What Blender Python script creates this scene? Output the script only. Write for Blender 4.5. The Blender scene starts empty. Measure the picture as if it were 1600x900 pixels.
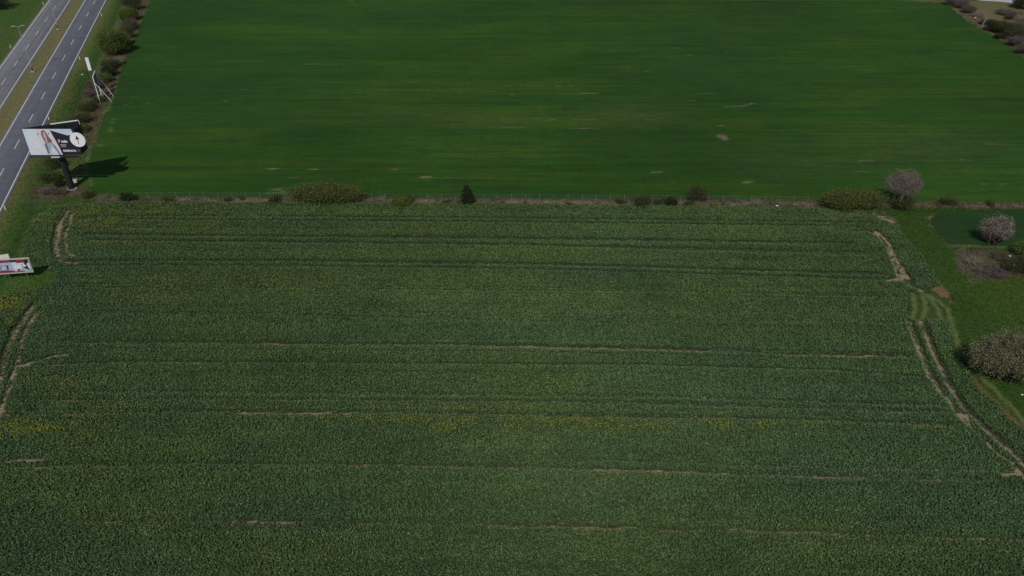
import bpy, math, random
import numpy as np
from mathutils import Vector, Matrix

S = bpy.context.scene
COL = S.collection
rad = math.radians

# ------------------------------------------------------------------ camera
F_PX, CAM_H, PITCH = 1280.0, 80.0, rad(33.3)
cam_d = bpy.data.cameras.new('camera')
cam_d.sensor_width = 36.0
cam_d.lens = 36.0 * F_PX / 1600.0
cam_d.clip_end = 12000.0
cam = bpy.data.objects.new('camera', cam_d)
COL.objects.link(cam)
cam.location = (0, 0, CAM_H)
cam.rotation_euler = (math.pi / 2 - PITCH, 0, 0)
S.camera = cam

# ------------------------------------------------------------------ light
SUN_DIR = Vector((0.12, 0.93, -1.0)).normalized()      # the way the light travels
SUN_EL = math.asin(-SUN_DIR.z)
SUN_AZ = math.atan2(-SUN_DIR.x, -SUN_DIR.y)
W = bpy.data.worlds.new('World'); S.world = W
W.use_nodes = True
nt = W.node_tree; nt.nodes.clear()
sky = nt.nodes.new('ShaderNodeTexSky'); sky.sky_type = 'NISHITA'; sky.sun_disc = False
sky.sun_elevation = SUN_EL; sky.sun_rotation = SUN_AZ
bg = nt.nodes.new('ShaderNodeBackground'); bg.inputs[1].default_value = 0.075
wo = nt.nodes.new('ShaderNodeOutputWorld')
nt.links.new(sky.outputs[0], bg.inputs[0]); nt.links.new(bg.outputs[0], wo.inputs[0])
sd = bpy.data.lights.new('sun', 'SUN'); sd.energy = 3.2; sd.angle = rad(0.6); sd.color = (1.0, 0.955, 0.89)
so = bpy.data.objects.new('sun', sd); COL.objects.link(so)
so.rotation_euler = SUN_DIR.to_track_quat('-Z', 'Y').to_euler()
so.location = (-30, -60, 160)
S.view_settings.view_transform = 'Standard'; S.view_settings.look = 'None'
S.view_settings.gamma = 1.0; S.view_settings.use_curve_mapping = False
S.view_settings.exposure = -0.45

# ------------------------------------------------------------------ helpers
sT, cT = math.sin(PITCH), math.cos(PITCH)
def P(u, v, h=0.0):
    """photo pixel -> world x, y at height h"""
    a = (v - 450.0) / F_PX
    den = sT + a * cT
    H = CAM_H - h
    return ((u - 800.0) / F_PX / den * H, H * (cT - a * sT) / den)
def PP(pts, h=0.0): return [P(u, v, h) for u, v in pts]

def _h(ix, iy, seed):
    n = (ix.astype(np.int64) * 374761393 + iy.astype(np.int64) * 668265263 + seed * 974711) & 0xffffffff
    n = ((n ^ (n >> 13)) * 1274126177) & 0xffffffff
    n = (n ^ (n >> 16)) & 0xffffff
    return n / float(0xffffff)
def vnoise(x, y, seed=0):
    x = np.asarray(x, float); y = np.asarray(y, float)
    ix = np.floor(x); iy = np.floor(y); fx = x - ix; fy = y - iy
    fx = fx * fx * (3 - 2 * fx); fy = fy * fy * (3 - 2 * fy)
    a = _h(ix, iy, seed); b = _h(ix + 1, iy, seed); c = _h(ix, iy + 1, seed); d = _h(ix + 1, iy + 1, seed)
    return (a * (1 - fx) + b * fx) * (1 - fy) + (c * (1 - fx) + d * fx) * fy
def fbm(x, y, seed=0, o=3):
    s = 0; t = 0; w = 1.0
    for k in range(o):
        s = s + w * vnoise(x * 2 ** k, y * 2 ** k, seed + k * 7); t += w; w *= 0.55
    return s / t
def inpoly(x, y, poly):
    r = np.zeros(x.shape, bool); n = len(poly)
    for i in range(n):
        x0, y0 = poly[i]; x1, y1 = poly[(i + 1) % n]
        if y0 == y1: continue
        c = ((y0 > y) != (y1 > y)) & (x < (x1 - x0) * (y - y0) / (y1 - y0) + x0)
        r ^= c
    return r
def pdist(x, y, pts, closed=False):
    d = np.full(x.shape, 1e9)
    n = len(pts)
    for i in range(n if closed else n - 1):
        x0, y0 = pts[i]; x1, y1 = pts[(i + 1) % n]
        dx, dy = x1 - x0, y1 - y0; L = dx * dx + dy * dy + 1e-9
        t = np.clip(((x - x0) * dx + (y - y0) * dy) / L, 0, 1)
        d = np.minimum(d, np.hypot(x - x0 - t * dx, y - y0 - t * dy))
    return d
def sstep(a, b, x):
    t = np.clip((x - a) / (b - a), 0, 1); return t * t * (3 - 2 * t)

# ---- tags
def tag(o, label=None, cat=None, group=None, kind=None):
    if label: o['label'] = label
    if cat: o['category'] = cat
    if group: o['group'] = group
    if kind: o['kind'] = kind
    return o
def empty(name, loc, label, cat, group=None, rz=0.0):
    o = bpy.data.objects.new(name, None); COL.objects.link(o)
    o.empty_display_size = 0.5
    o.location = loc; o.rotation_euler = (0, 0, rz)
    return tag(o, label, cat, group)

# ---- materials
MATS = {}
def newmat(name):
    m = bpy.data.materials.new(name); m.use_nodes = True
    n = m.node_tree.nodes; b = n['Principled BSDF']
    return m, m.node_tree, b
def paint(name, col, rough=0.6, metal=0.0, var=0.12, scale=3.0, spec=0.4):
    if name in MATS: return MATS[name]
    m, t, b = newmat(name)
    b.inputs['Roughness'].default_value = rough; b.inputs['Metallic'].default_value = metal
    b.inputs['Specular IOR Level'].default_value = spec
    tc = t.nodes.new('ShaderNodeTexCoord')
    no = t.nodes.new('ShaderNodeTexNoise'); no.inputs['Scale'].default_value = scale; no.inputs['Detail'].default_value = 5
    mr = t.nodes.new('ShaderNodeMapRange'); mr.inputs['From Min'].default_value = .3; mr.inputs['From Max'].default_value = .7
    mr.inputs['To Min'].default_value = 1 - var; mr.inputs['To Max'].default_value = 1 + var
    mx = t.nodes.new('ShaderNodeVectorMath'); mx.operation = 'SCALE'; mx.inputs[0].default_value = col
    t.links.new(tc.outputs['Object'], no.inputs['Vector']); t.links.new(no.outputs['Fac'], mr.inputs['Value'])
    t.links.new(mr.outputs[0], mx.inputs['Scale']); t.links.new(mx.outputs[0], b.inputs['Base Color'])
    MATS[name] = m; return m
def attr_leaf(name, rough=0.6, trans=0.25, spec=0.25):
    """colour from the mesh attribute, a little light let through"""
    if name in MATS: return MATS[name]
    m, t, b = newmat(name)
    at = t.nodes.new('ShaderNodeAttribute'); at.attribute_name = 'col'
    b.inputs['Roughness'].default_value = rough; b.inputs['Specular IOR Level'].default_value = spec
    t.links.new(at.outputs['Color'], b.inputs['Base Color'])
    if trans > 0:
        tr = t.nodes.new('ShaderNodeBsdfTranslucent'); ms = t.nodes.new('ShaderNodeMixShader'); ms.inputs[0].default_value = trans
        t.links.new(at.outputs['Color'], tr.inputs['Color'])
        t.links.new(b.outputs[0], ms.inputs[1]); t.links.new(tr.outputs[0], ms.inputs[2])
        t.links.new(ms.outputs[0], t.nodes['Material Output'].inputs['Surface'])
    MATS[name] = m; return m
def attr_ground(name, layers, bump=0.6, bump_scale=2.5, rough=0.95, stretch=(1, 1, 1)):
    """mesh colour times several object-space noises"""
    m, t, b = newmat(name)
    at = t.nodes.new('ShaderNodeAttribute'); at.attribute_name = 'col'
    tc = t.nodes.new('ShaderNodeTexCoord')
    b.inputs['Roughness'].default_value = rough; b.inputs['Specular IOR Level'].default_value = 0.15
    cur = at.outputs['Color']
    for (sc, st, amp, det) in layers:
        mp = t.nodes.new('ShaderNodeMapping'); mp.inputs['Scale'].default_value = st
        no = t.nodes.new('ShaderNodeTexNoise'); no.inputs['Scale'].default_value = sc; no.inputs['Detail'].default_value = det
        no.inputs['Roughness'].default_value = 0.65
        mr = t.nodes.new('ShaderNodeMapRange'); mr.inputs['From Min'].default_value = .28; mr.inputs['From Max'].default_value = .72
        mr.inputs['To Min'].default_value = 1 - amp; mr.inputs['To Max'].default_value = 1 + amp
        vm = t.nodes.new('ShaderNodeVectorMath'); vm.operation = 'SCALE'
        t.links.new(tc.outputs['Object'], mp.inputs['Vector']); t.links.new(mp.outputs[0], no.inputs['Vector'])
        t.links.new(no.outputs['Fac'], mr.inputs['Value']); t.links.new(mr.outputs[0], vm.inputs['Scale'])
        t.links.new(cur, vm.inputs[0]); cur = vm.outputs[0]
    t.links.new(cur, b.inputs['Base Color'])
    mp = t.nodes.new('ShaderNodeMapping'); mp.inputs['Scale'].default_value = stretch
    no = t.nodes.new('ShaderNodeTexNoise'); no.inputs['Scale'].default_value = bump_scale; no.inputs['Detail'].default_value = 6
    bp = t.nodes.new('ShaderNodeBump'); bp.inputs['Strength'].default_value = bump; bp.inputs['Distance'].default_value = 0.25
    t.links.new(tc.outputs['Object'], mp.inputs['Vector']); t.links.new(mp.outputs[0], no.inputs['Vector'])
    t.links.new(no.outputs['Fac'], bp.inputs['Height']); t.links.new(bp.outputs[0], b.inputs['Normal'])
    return m

# ---- numpy mesh
def np_mesh(name, V, Fq, mat, colv=None, parent=None, colf=None, smooth=False):
    """V (n,3); Fq (m,k) faces; colv per-vertex colour / colf per-face colour"""
    me = bpy.data.meshes.new(name)
    V = np.ascontiguousarray(V, dtype=np.float32); Fq = np.ascontiguousarray(Fq, dtype=np.int32)
    k = Fq.shape[1]; m = len(Fq)
    me.vertices.add(len(V)); me.vertices.foreach_set('co', V.ravel())
    me.loops.add(m * k); me.loops.foreach_set('vertex_index', Fq.ravel())
    me.polygons.add(m); me.polygons.foreach_set('loop_start', np.arange(0, m * k, k, dtype=np.int32))
    me.update(calc_edges=True)
    if smooth: me.polygons.foreach_set('use_smooth', np.ones(m, bool))
    if colv is not None:
        a = me.attributes.new('col', 'FLOAT_COLOR', 'POINT')
        a.data.foreach_set('color', np.c_[colv, np.ones(len(colv))].astype(np.float32).ravel())
    if colf is not None:
        a = me.attributes.new('col', 'FLOAT_COLOR', 'FACE')
        a.data.foreach_set('color', np.c_[colf, np.ones(len(colf))].astype(np.float32).ravel())
    me.materials.append(mat)
    o = bpy.data.objects.new(name, me); COL.objects.link(o)
    if parent: o.parent = parent
    return o
def grid_sheet(name, xs, ys, zf, colf, mat, keep=None):
    X, Y = np.meshgrid(xs, ys); nx, ny = len(xs), len(ys)
    Z = zf(X, Y)
    V = np.c_[X.ravel(), Y.ravel(), Z.ravel()]
    i = np.arange(nx * ny).reshape(ny, nx)
    Fq = np.c_[i[:-1, :-1].ravel(), i[:-1, 1:].ravel(), i[1:, 1:].ravel(), i[1:, :-1].ravel()]
    if keep is not None:
        c = V[Fq].mean(axis=1); k = keep(c[:, 0], c[:, 1]); Fq = Fq[k]
        used = np.unique(Fq); rm = np.full(len(V), -1); rm[used] = np.arange(len(used))
        V = V[used]; Fq = rm[Fq]
    C = colf(V[:, 0], V[:, 1])
    return np_mesh(name, V, Fq, mat, colv=C, smooth=True)

class MB:
    def __init__(s): s.v = []; s.f = []; s.m = []
    def box(s, c, size, rz=0.0, mi=0, R=None):
        b = len(s.v); R = R or Matrix.Rotation(rz, 3, 'Z'); c = Vector(c)
        for z in (-.5, .5):
            for x, y in ((-.5, -.5), (.5, -.5), (.5, .5), (-.5, .5)):
                s.v.append(c + R @ Vector((x * size[0], y * size[1], z * size[2])))
        for q in ((3, 2, 1, 0), (4, 5, 6, 7), (0, 1, 5, 4), (1, 2, 6, 5), (2, 3, 7, 6), (3, 0, 4, 7)):
            s.f.append([b + k for k in q]); s.m.append(mi)
        return s
    def tube(s, p, q, r0, r1=None, n=8, mi=0):
        r1 = r0 if r1 is None else r1; p = Vector(p); q = Vector(q); d = (q - p).normalized()
        a = d.orthogonal().normalized(); c = d.cross(a); b = len(s.v)
        for (o, r) in ((p, r0), (q, r1)):
            for k in range(n):
                t = 2 * math.pi * k / n
                s.v.append(o + a * (math.cos(t) * r) + c * (math.sin(t) * r))
        for k in range(n):
            s.f.append([b + k, b + (k + 1) % n, b + n + (k + 1) % n, b + n + k]); s.m.append(mi)
        s.f.append([b + k for k in reversed(range(n))]); s.m.append(mi)
        s.f.append([b + n + k for k in range(n)]); s.m.append(mi)
        return s
    def plate(s, pts, y0, th=0.02, mi=0):
        """polygon in local x,z standing at y0 and facing -y, thickness th"""
        b = len(s.v); n = len(pts)
        ar = sum(pts[i][0] * pts[(i + 1) % n][1] - pts[(i + 1) % n][0] * pts[i][1] for i in range(n))
        if ar < 0: pts = pts[::-1]
        for yy in (y0, y0 + th):
            for x, z in pts: s.v.append(Vector((x, yy, z)))
        s.f.append([b + k for k in range(n)]); s.m.append(mi)
        s.f.append([b + n + k for k in reversed(range(n))]); s.m.append(mi)
        for k in range(n):
            s.f.append([b + (k + 1) % n, b + k, b + n + k, b + n + (k + 1) % n]); s.m.append(mi)
        return s
    def build(s, name, mats, parent=None, smooth=False):
        me = bpy.data.meshes.new(name); me.from_pydata([tuple(v) for v in s.v], [], s.f); me.update()
        for m in (mats if isinstance(mats, (list, tuple)) else [mats]): me.materials.append(m)
        me.polygons.foreach_set('material_index', s.m)
        if smooth: me.polygons.foreach_set('use_smooth', [True] * len(s.f))
        o = bpy.data.objects.new(name, me); COL.objects.link(o)
        if parent: o.parent = parent
        return o

# ------------------------------------------------------------------ traced outlines (photo pixels -> world)
NEAR_R = PP([(196, -60), (167, 0), (120.5, 90), (74, 180), (47, 234), (24, 280), (0, 328), (-60, 450), (-150, 640)])
NEAR_L = PP([(168, -60), (134.4, 0), (81, 90), (28, 180), (0, 229), (-70, 350), (-190, 560)])
FAR_R = PP([(147, -60), (110, 0), (52, 90), (0, 170), (-90, 310), (-240, 545)])
FAR_L = PP([(122, -60), (80, 0), (38, 56), (0, 108), (-110, 258), (-260, 465)])
def resample(line, ys):
    L = sorted(line, key=lambda p: p[1]); X = np.array([p[0] for p in L]); Y = np.array([p[1] for p in L])
    c = np.polyfit(Y, X, 2)
    return np.polyval(c, ys)
ROAD_Y = np.arange(70, 420, 4.0)
xr = resample(NEAR_R, ROAD_Y); xl = resample(NEAR_L, ROAD_Y); fr = resample(FAR_R, ROAD_Y); fl = resample(FAR_L, ROAD_Y)
# both carriageways keep a constant width
wn = np.median(xr - xl); wf = np.median(fr - fl); md = np.median(xl - fr)
xl = xr - wn; fr = xl - md; fl = fr - wf
def road_off(x, y):
    """how far right of the near carriageway's right line"""
    return (x - np.interp(y, ROAD_Y, xr)) * 0.96

WHEAT = PP([(246, -30), (228, 8), (222, 25), (208, 58), (191, 90), (181, 125), (172, 160), (152, 190), (140, 230), (132, 262),
            (140, 290), (150, 303), (215, 307.5), (430, 308), (800, 310), (1270, 314), (1600, 318), (2050, 322), (2050, 260),
            (1800, 200), (1600, 92), (1560, 62), (1520, 38), (1500, 25), (1482, 5), (1400, 2), (900, 0.5), (700, -3), (246, -3)])
RAPE = PP([(72, 332), (95, 324), (215, 317), (430, 319), (800, 321), (1270, 327), (1380, 333), (1398, 350), (1422, 380), (1450, 418),
           (1469, 447), (1440, 456), (1417, 458), (1416, 500), (1437, 502), (1478, 505), (1490, 550), (1530, 610),
           (1600, 676), (1720, 790), (1900, 1010), (-300, 1010), (-260, 720), (-90, 500), (0, 466), (50, 456), (84, 446), (82, 425),
           (50, 411), (36, 395), (42, 365), (55, 345)])
DARKF = PP([(1470, 331), (1600, 327), (1800, 327), (1800, 386), (1600, 386), (1520, 383), (1483, 382), (1470, 365), (1452, 345)])

# wheel tracks and thin places in the rapeseed: (pixels, half width m, how bare 0..1, gating 0 = solid .. 1 = broken)
TR = [
 ([(108, 330), (95, 350), (89, 372), (87, 395), (95, 410), (122, 413)], .55, .9, .45),
 ([(113, 335), (109, 352), (101, 372), (104, 392), (116, 402)], .5, .8, .5),
 ([(92, 390), (104, 392), (112, 402), (98, 403)], .9, .8, .72),
 ([(92, 355), (90, 375)], .6, .7, .6), ([(120, 348), (135, 345)], .4, .6, .6),
 ([(55, 478), (38, 500), (25, 520), (14, 545), (5, 575), (-10, 640)], .55, .6, .6),
 ([(57, 490), (45, 510), (33, 535), (28, 560), (20, 590), (8, 625), (0, 650), (-20, 700)], .45, .8, .55),
 ([(105, 556), (85, 558), (60, 565), (30, 573)], .4, .95, .3),
 ([(60, 491), (100, 483), (180, 480), (320, 484), (1000, 499), (1416, 508)], .28, .35, .8),
 ([(70, 498), (120, 491), (320, 491), (1000, 508), (1410, 517)], .22, .2, .8),
 ([(215, 339), (800, 343), (1360, 350)], .35, .12, .9),
 ([(215, 346), (800, 350), (1300, 356)], .3, .08, .9),
 ([(150, 370), (800, 377), (1300, 385)], .3, .12, .9),
 ([(140, 379), (800, 386), (1367, 402)], .3, .25, .85),
 ([(125, 413), (440, 411), (1000, 420), (1366, 432), (1400, 426)], .33, .4, .8),
 ([(140, 418), (440, 418), (1000, 428), (1360, 440)], .25, .1, .9),
 ([(60, 452), (350, 453), (1000, 459), (1416, 468)], .25, .4, .75),
 ([(120, 538), (330, 540), (600, 541), (760, 543), (1000, 548), (1250, 556), (1424, 559)], .26, .55, .62),
 ([(760, 543), (830, 544), (1000, 548), (1110, 550)], .34, .95, .35),
 ([(1230, 556), (1424, 560)], .34, .95, .3),
 ([(400, 539), (520, 541)], .25, .8, .45),
 ([(30, 575), (200, 569), (1000, 574), (1300, 582), (1450, 594)], .25, .25, .8),
 ([(40, 629), (150, 629), (300, 627), (550, 628), (1000, 633), (1250, 641), (1480, 648)], .24, .55, .6),
 ([(120, 617), (300, 617), (1000, 623), (1250, 630), (1470, 638)], .22, .35, .75),
 ([(0, 653), (120, 650), (300, 647), (545, 647), (700, 650), (1050, 656), (1300, 660), (1490, 668)], .24, .5, .65),
 ([(370, 647.5), (545, 647.5)], .36, 1.0, .25),
 ([(-20, 722), (70, 721)], .32, .8, .5),
 ([(-20, 738), (30, 733), (300, 728), (550, 729), (800, 733), (1000, 738), (1300, 749), (1560, 754)], .22, .7, .6),
 ([(930, 736), (1090, 741)], .3, .9, .4), ([(1240, 746), (1350, 749)], .3, .9, .45),
 ([(900, 722), (1060, 727), (1180, 730), (1500, 738), (1560, 728)], .2, .6, .75),
 ([(100, 818), (390, 818), (800, 823), (1000, 828), (1370, 838), (1620, 848)], .22, .65, .62),
 ([(385, 817.5), (460, 819)], .3, 1.0, .2), ([(760, 823), (990, 828)], .28, .9, .45), ([(1140, 831), (1300, 836)], .26, .9, .45),
 ([(1180, 849), (1330, 853), (1490, 858)], .18, .6, .6),
 ([(350, 833), (640, 835)], .16, .4, .8),
 ([(1335, 364), (1355, 363), (1372, 370), (1388, 392), (1396, 412), (1400, 426), (1404, 436), (1385, 441)], .42, 1.0, .42),
 ([(1368, 364), (1385, 376), (1394, 394), (1402, 412), (1412, 428), (1410, 440), (1425, 450), (1446, 458)], .55, 1.0, .32),
 ([(1408, 420), (1413, 434), (1402, 440)], .8, 1.0, .3),
 ([(1418, 504), (1424, 522), (1433, 545), (1452, 590), (1468, 613), (1484, 630), (1500, 655), (1515, 668)], .42, .9, .42),
 ([(1437, 502), (1455, 548), (1480, 603), (1508, 643), (1532, 667), (1570, 702), (1605, 735), (1700, 820)], .42, .85, .45),
 ([(1515, 668), (1560, 712), (1580, 725), (1598, 746), (1680, 830)], .38, .85, .42),
 ([(1502, 648), (1516, 660)], .45, .9, .4), ([(1572, 702), (1594, 722)], .45, .95, .4), ([(1567, 744), (1596, 743)], .45, .9, .25),
 ([(1376, 340), (1392, 346)], 1.2, 1.0, .35),
]
TRW = [(PP(p), w, s, g) for (p, w, s, g) in TR]
# continuous furrows, their shade painted into soil and leaf colour: pixels, half width m, depth
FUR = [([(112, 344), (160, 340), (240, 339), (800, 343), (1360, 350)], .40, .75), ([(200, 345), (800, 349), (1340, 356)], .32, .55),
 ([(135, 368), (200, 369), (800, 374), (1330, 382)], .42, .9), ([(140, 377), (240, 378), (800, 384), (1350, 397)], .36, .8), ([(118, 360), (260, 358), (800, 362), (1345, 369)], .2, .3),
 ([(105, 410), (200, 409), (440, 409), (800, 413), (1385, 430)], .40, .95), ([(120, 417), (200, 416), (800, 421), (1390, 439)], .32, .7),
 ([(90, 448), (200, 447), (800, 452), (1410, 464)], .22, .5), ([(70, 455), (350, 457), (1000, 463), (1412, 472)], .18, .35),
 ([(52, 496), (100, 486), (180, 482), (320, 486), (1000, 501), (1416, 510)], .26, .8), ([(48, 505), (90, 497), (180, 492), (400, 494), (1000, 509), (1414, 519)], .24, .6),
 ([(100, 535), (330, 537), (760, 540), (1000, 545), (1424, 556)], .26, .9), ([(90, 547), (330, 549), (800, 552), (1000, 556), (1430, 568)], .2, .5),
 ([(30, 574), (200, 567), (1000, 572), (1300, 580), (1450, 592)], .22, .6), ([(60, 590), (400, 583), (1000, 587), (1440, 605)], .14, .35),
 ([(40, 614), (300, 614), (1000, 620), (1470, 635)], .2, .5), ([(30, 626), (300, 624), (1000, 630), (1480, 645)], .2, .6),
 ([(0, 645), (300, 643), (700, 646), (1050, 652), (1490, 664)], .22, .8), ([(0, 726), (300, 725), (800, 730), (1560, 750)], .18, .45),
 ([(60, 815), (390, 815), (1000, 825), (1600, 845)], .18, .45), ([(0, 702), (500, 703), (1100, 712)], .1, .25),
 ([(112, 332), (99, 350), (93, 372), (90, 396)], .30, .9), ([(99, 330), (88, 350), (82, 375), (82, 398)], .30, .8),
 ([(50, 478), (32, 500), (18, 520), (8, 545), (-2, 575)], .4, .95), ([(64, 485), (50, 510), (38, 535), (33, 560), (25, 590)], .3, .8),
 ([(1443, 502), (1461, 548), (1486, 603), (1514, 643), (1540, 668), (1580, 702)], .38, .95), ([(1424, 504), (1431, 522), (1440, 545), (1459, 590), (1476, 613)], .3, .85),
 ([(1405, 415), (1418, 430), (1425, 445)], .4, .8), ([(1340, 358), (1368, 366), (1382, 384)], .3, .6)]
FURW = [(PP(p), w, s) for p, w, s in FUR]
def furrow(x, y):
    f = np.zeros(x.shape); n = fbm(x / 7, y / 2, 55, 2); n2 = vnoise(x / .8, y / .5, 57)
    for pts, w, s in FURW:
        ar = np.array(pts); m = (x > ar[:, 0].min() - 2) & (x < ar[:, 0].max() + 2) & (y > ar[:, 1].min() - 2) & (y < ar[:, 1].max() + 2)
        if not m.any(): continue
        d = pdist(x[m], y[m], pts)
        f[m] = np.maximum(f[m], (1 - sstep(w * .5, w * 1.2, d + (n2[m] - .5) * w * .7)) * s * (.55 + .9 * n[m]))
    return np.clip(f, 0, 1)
YEL = [  # px centre, px radii, strength
 (70, 668, 90, 16, .8), (190, 640, 120, 14, .2), (150, 350, 70, 12, .5), (600, 362, 700, 5, .22), (700, 400, 500, 5, .2), (300, 338, 260, 6, .35), (300, 440, 260, 6, .25), (80, 600, 90, 25, .2), (250, 470, 200, 8, .2), (190, 383, 60, 7, .35), (15, 480, 40, 22, .8), (520, 658, 70, 8, .3),
 (700, 668, 140, 20, .5), (930, 664, 130, 14, .55), (1160, 665, 90, 16, .6), (1290, 662, 50, 6, .5), (1450, 672, 30, 6, .6), (20, 503, 35, 20, .35),
 (60, 450, 6, 4, 1.0), (400, 453, 300, 5, .25), (1000, 456, 380, 8, .2), (205, 322, 160, 5, .35), (770, 820, 500, 60, .05),
 (1000, 405, 90, 7, .2), (840, 880, 200, 14, .12), (60, 880, 80, 20, .10), (430, 880, 300, 12, .05), (150, 335, 60, 10, .4), (60, 345, 15, 8, .5)]

def bare_amount(x, y):
    """0 full crop .. 1 bare soil"""
    n1 = fbm(x / 2.2, y / 0.9, 5, 3); n2 = vnoise(x / 0.7, y / 0.7, 31)
    b = np.zeros(x.shape); low = np.zeros(x.shape)
    for pts, w, s, g in TRW:
        ar = np.array(pts); m = (x > ar[:, 0].min() - 3) & (x < ar[:, 0].max() + 3) & (y > ar[:, 1].min() - 3) & (y < ar[:, 1].max() + 3)
        if not m.any(): continue
        xx = x[m]; yy = y[m]
        wob = (vnoise(xx / 3.0, yy / 3.0, 77) - .5) * .35
        d = pdist(xx, yy + wob, pts)
        core = (.55 + .45 * sstep(.25, .6, vnoise(xx / 1.4, yy / 1.1, 141))) - sstep(w * .45, w * 1.05, d + (n2[m] - .5) * w * 1.1)
        core = np.clip(core, 0, 1)
        gate = sstep(g - .24, g + .20, n1[m] + s * .25)
        b[m] = np.maximum(b[m], core * gate * (0.35 + .65 * s))
        low[m] = np.maximum(low[m], (1 - sstep(w * .6, w * 1.5, d)) * (.5 + .4 * s))
    return b, low
def yellow_amount(x, y):
    d = y * cT + CAM_H * sT
    u = 800 + F_PX * x / d; v = 450 + F_PX * (CAM_H * cT - y * sT) / d
    r = np.zeros(x.shape)
    for (cu, cv, ru, rv, s) in YEL:
        q = ((u - cu) / ru) ** 2 + ((v - cv) / rv) ** 2
        r = np.maximum(r, s * np.exp(-q * 1.1))
    return r * sstep(.25, .75, fbm(x / 3.0, y / 1.0, 91, 3))

# ------------------------------------------------------------------ GROUND
HEDGE = [(-150, 345), (-136, 300), (-126, 262), (-118, 232), (-113, 212), (-104, 185)]
TRACKS = [PP(p) for p in ([(1420, 452), (1428, 466), (1430, 482), (1425, 497)], [(1438, 455), (1445, 470), (1446, 485), (1440, 500)],
          [(1448, 460), (1464, 480), (1474, 510), (1480, 545)], [(1455, 462), (1480, 482), (1492, 520), (1500, 548), (1530, 585), (1570, 625), (1610, 668)])]
REDEDGE = PP([(1484, 548), (1500, 575), (1530, 608), (1565, 642), (1600, 675), (1720, 785)])
DRYSTRIP = PP([(60, 296), (110, 300), (160, 309), (215, 312), (430, 313), (800, 315.5), (1270, 319), (1600, 321), (1900, 323)])
BRAMBLE = PP([(1497, 392), (1540, 390), (1600, 400), (1680, 410), (1690, 440), (1600, 437), (1530, 440), (1503, 425)])
def ground_col(x, y):
    g = np.array([.037, .080, .0125]); olive = np.array([.100, .104, .034]); dry = np.array([.22, .175, .105])
    brown = np.array([.115, .085, .058]); soil = np.array([.30, .205, .14]); dk = np.array([.034, .072, .018])
    n = fbm(x / 9, y / 9, 3, 3); n2 = fbm(x / 1.6, y / 1.6, 13, 3)
    def mix(c, k, t): return c * (1 - t[:, None]) + np.asarray(k)[None, :] * t[:, None]
    c = np.repeat(g[None, :], len(x), 0)
    lf = 1 - sstep(-60, 40, x); c = c * (1 + .35 * lf)[:, None]; c = mix(c, olive, sstep(.45, .75, n) * (.22 + .4 * lf))
    c = mix(c, dk, sstep(.55, .8, n2) * .6)
    o = road_off(x, y)
    rd = (o > -40) & (y < 420)
    e1 = np.exp(-((o - 1.2) / 1.5) ** 2) * (o > -3)
    c = mix(c, olive * 1.25, np.clip(e1 * (.6 + .7 * n2), 0, 1))
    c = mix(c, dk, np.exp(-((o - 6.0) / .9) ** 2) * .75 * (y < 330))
    c = mix(c, olive, np.exp(-((o - 9.5) / 1.6) ** 2) * .6 * n * 1.3)
    medm = sstep(-(wn + md) * .96 - 1, -(wn + md) * .96 + .5, o) * (1 - sstep(-wn * .96 - .5, -wn * .96 + 1, o))
    c = mix(c, [.185, .165, .072], medm * (.75 + .25 * n2)); c = mix(c, brown, medm * sstep(.55, .75, n2) * .4)
    oo = o + (wn + md + wf) * .96
    c = mix(c, olive, np.exp(-((oo + 1.5) / 1.3) ** 2) * .7)
    hd = pdist(x, y, HEDGE); c = mix(c, brown, (1 - sstep(2.0, 5.5, hd + (n2 - .5) * 4)) * .8)
    ds = pdist(x, y, DRYSTRIP)
    n5 = fbm(x / 6, y / 2, 77, 2); c = mix(c, [.15, .115, .080], (1 - sstep(.8, 1.7, ds + (n2 - .5) * 2.6)) * (.45 + .6 * n5).clip(0, 1))
    c = mix(c, [.28, .225, .15], (1 - sstep(.2, .75, np.abs(ds - .1) + (n2 - .4) * 1.6)) * sstep(.25, .6, n5) * .9)
    for t in TRACKS:
        d = pdist(x, y, t); c = mix(c, [.13, .155, .06], (1 - sstep(.2, .5, d + (n2 - .5) * .3)) * .9)
    d = pdist(x, y, REDEDGE); c = mix(c, [.21, .115, .055], (1 - sstep(.35, .95, d + (n2 - .5) * .5)) * .85)
    for (u, v, r) in ((1385, 347, 2.6), (1467, 452, 1.8), (1474, 462, 1.5), (1460, 345, 1.7), (1463, 354, 1.2), (1472, 362, .6), (1460, 349, 1.4)):
        cx, cy = P(u, v); d = np.hypot(x - cx, (y - cy) * .8) + (n2 - .5) * 2.2
        c = mix(c, [.22, .135, .08] if v < 349 or v > 440 else soil, (1 - sstep(r * .5, r, d)) * .85)
    k = inpoly(x + (fbm(x / 2, y / 2, 88, 2) - .5) * 5, y + (fbm(x / 2, y / 2, 89, 2) - .5) * 4, BRAMBLE) * sstep(.25, .5, n2 + .15); c = mix(c, [.13, .10, .08], k * .85)
    k = pdist(x, y, PP([(1483, 383), (1520, 384), (1600, 387)])); c = mix(c, [.16, .14, .07], (1 - sstep(.2, .7, k)) * .7)
    # rough ground beyond the wheat at the far right
    cx, cy = P(1555, 12); k = 1 - sstep(14, 34, np.hypot(x - cx, (y - cy) * .7) + (n - .5) * 20)
    c = mix(c, [.15, .15, .055], k * .8); c = mix(c, [.17, .12, .085], k * sstep(.5, .7, n2) * .6)
    cx, cy = P(1540, 36); k = 1 - sstep(5, 13, np.hypot(x - cx, (y - cy) * .5)); c = mix(c, [.2, .15, .10], k * .75)
    cx, cy = P(85, 300); k = 1 - sstep(3, 8, np.hypot(x - cx, (y - cy) * 1.2) + (n2 - .5) * 4); c = mix(c, brown, k * .7)
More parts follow.
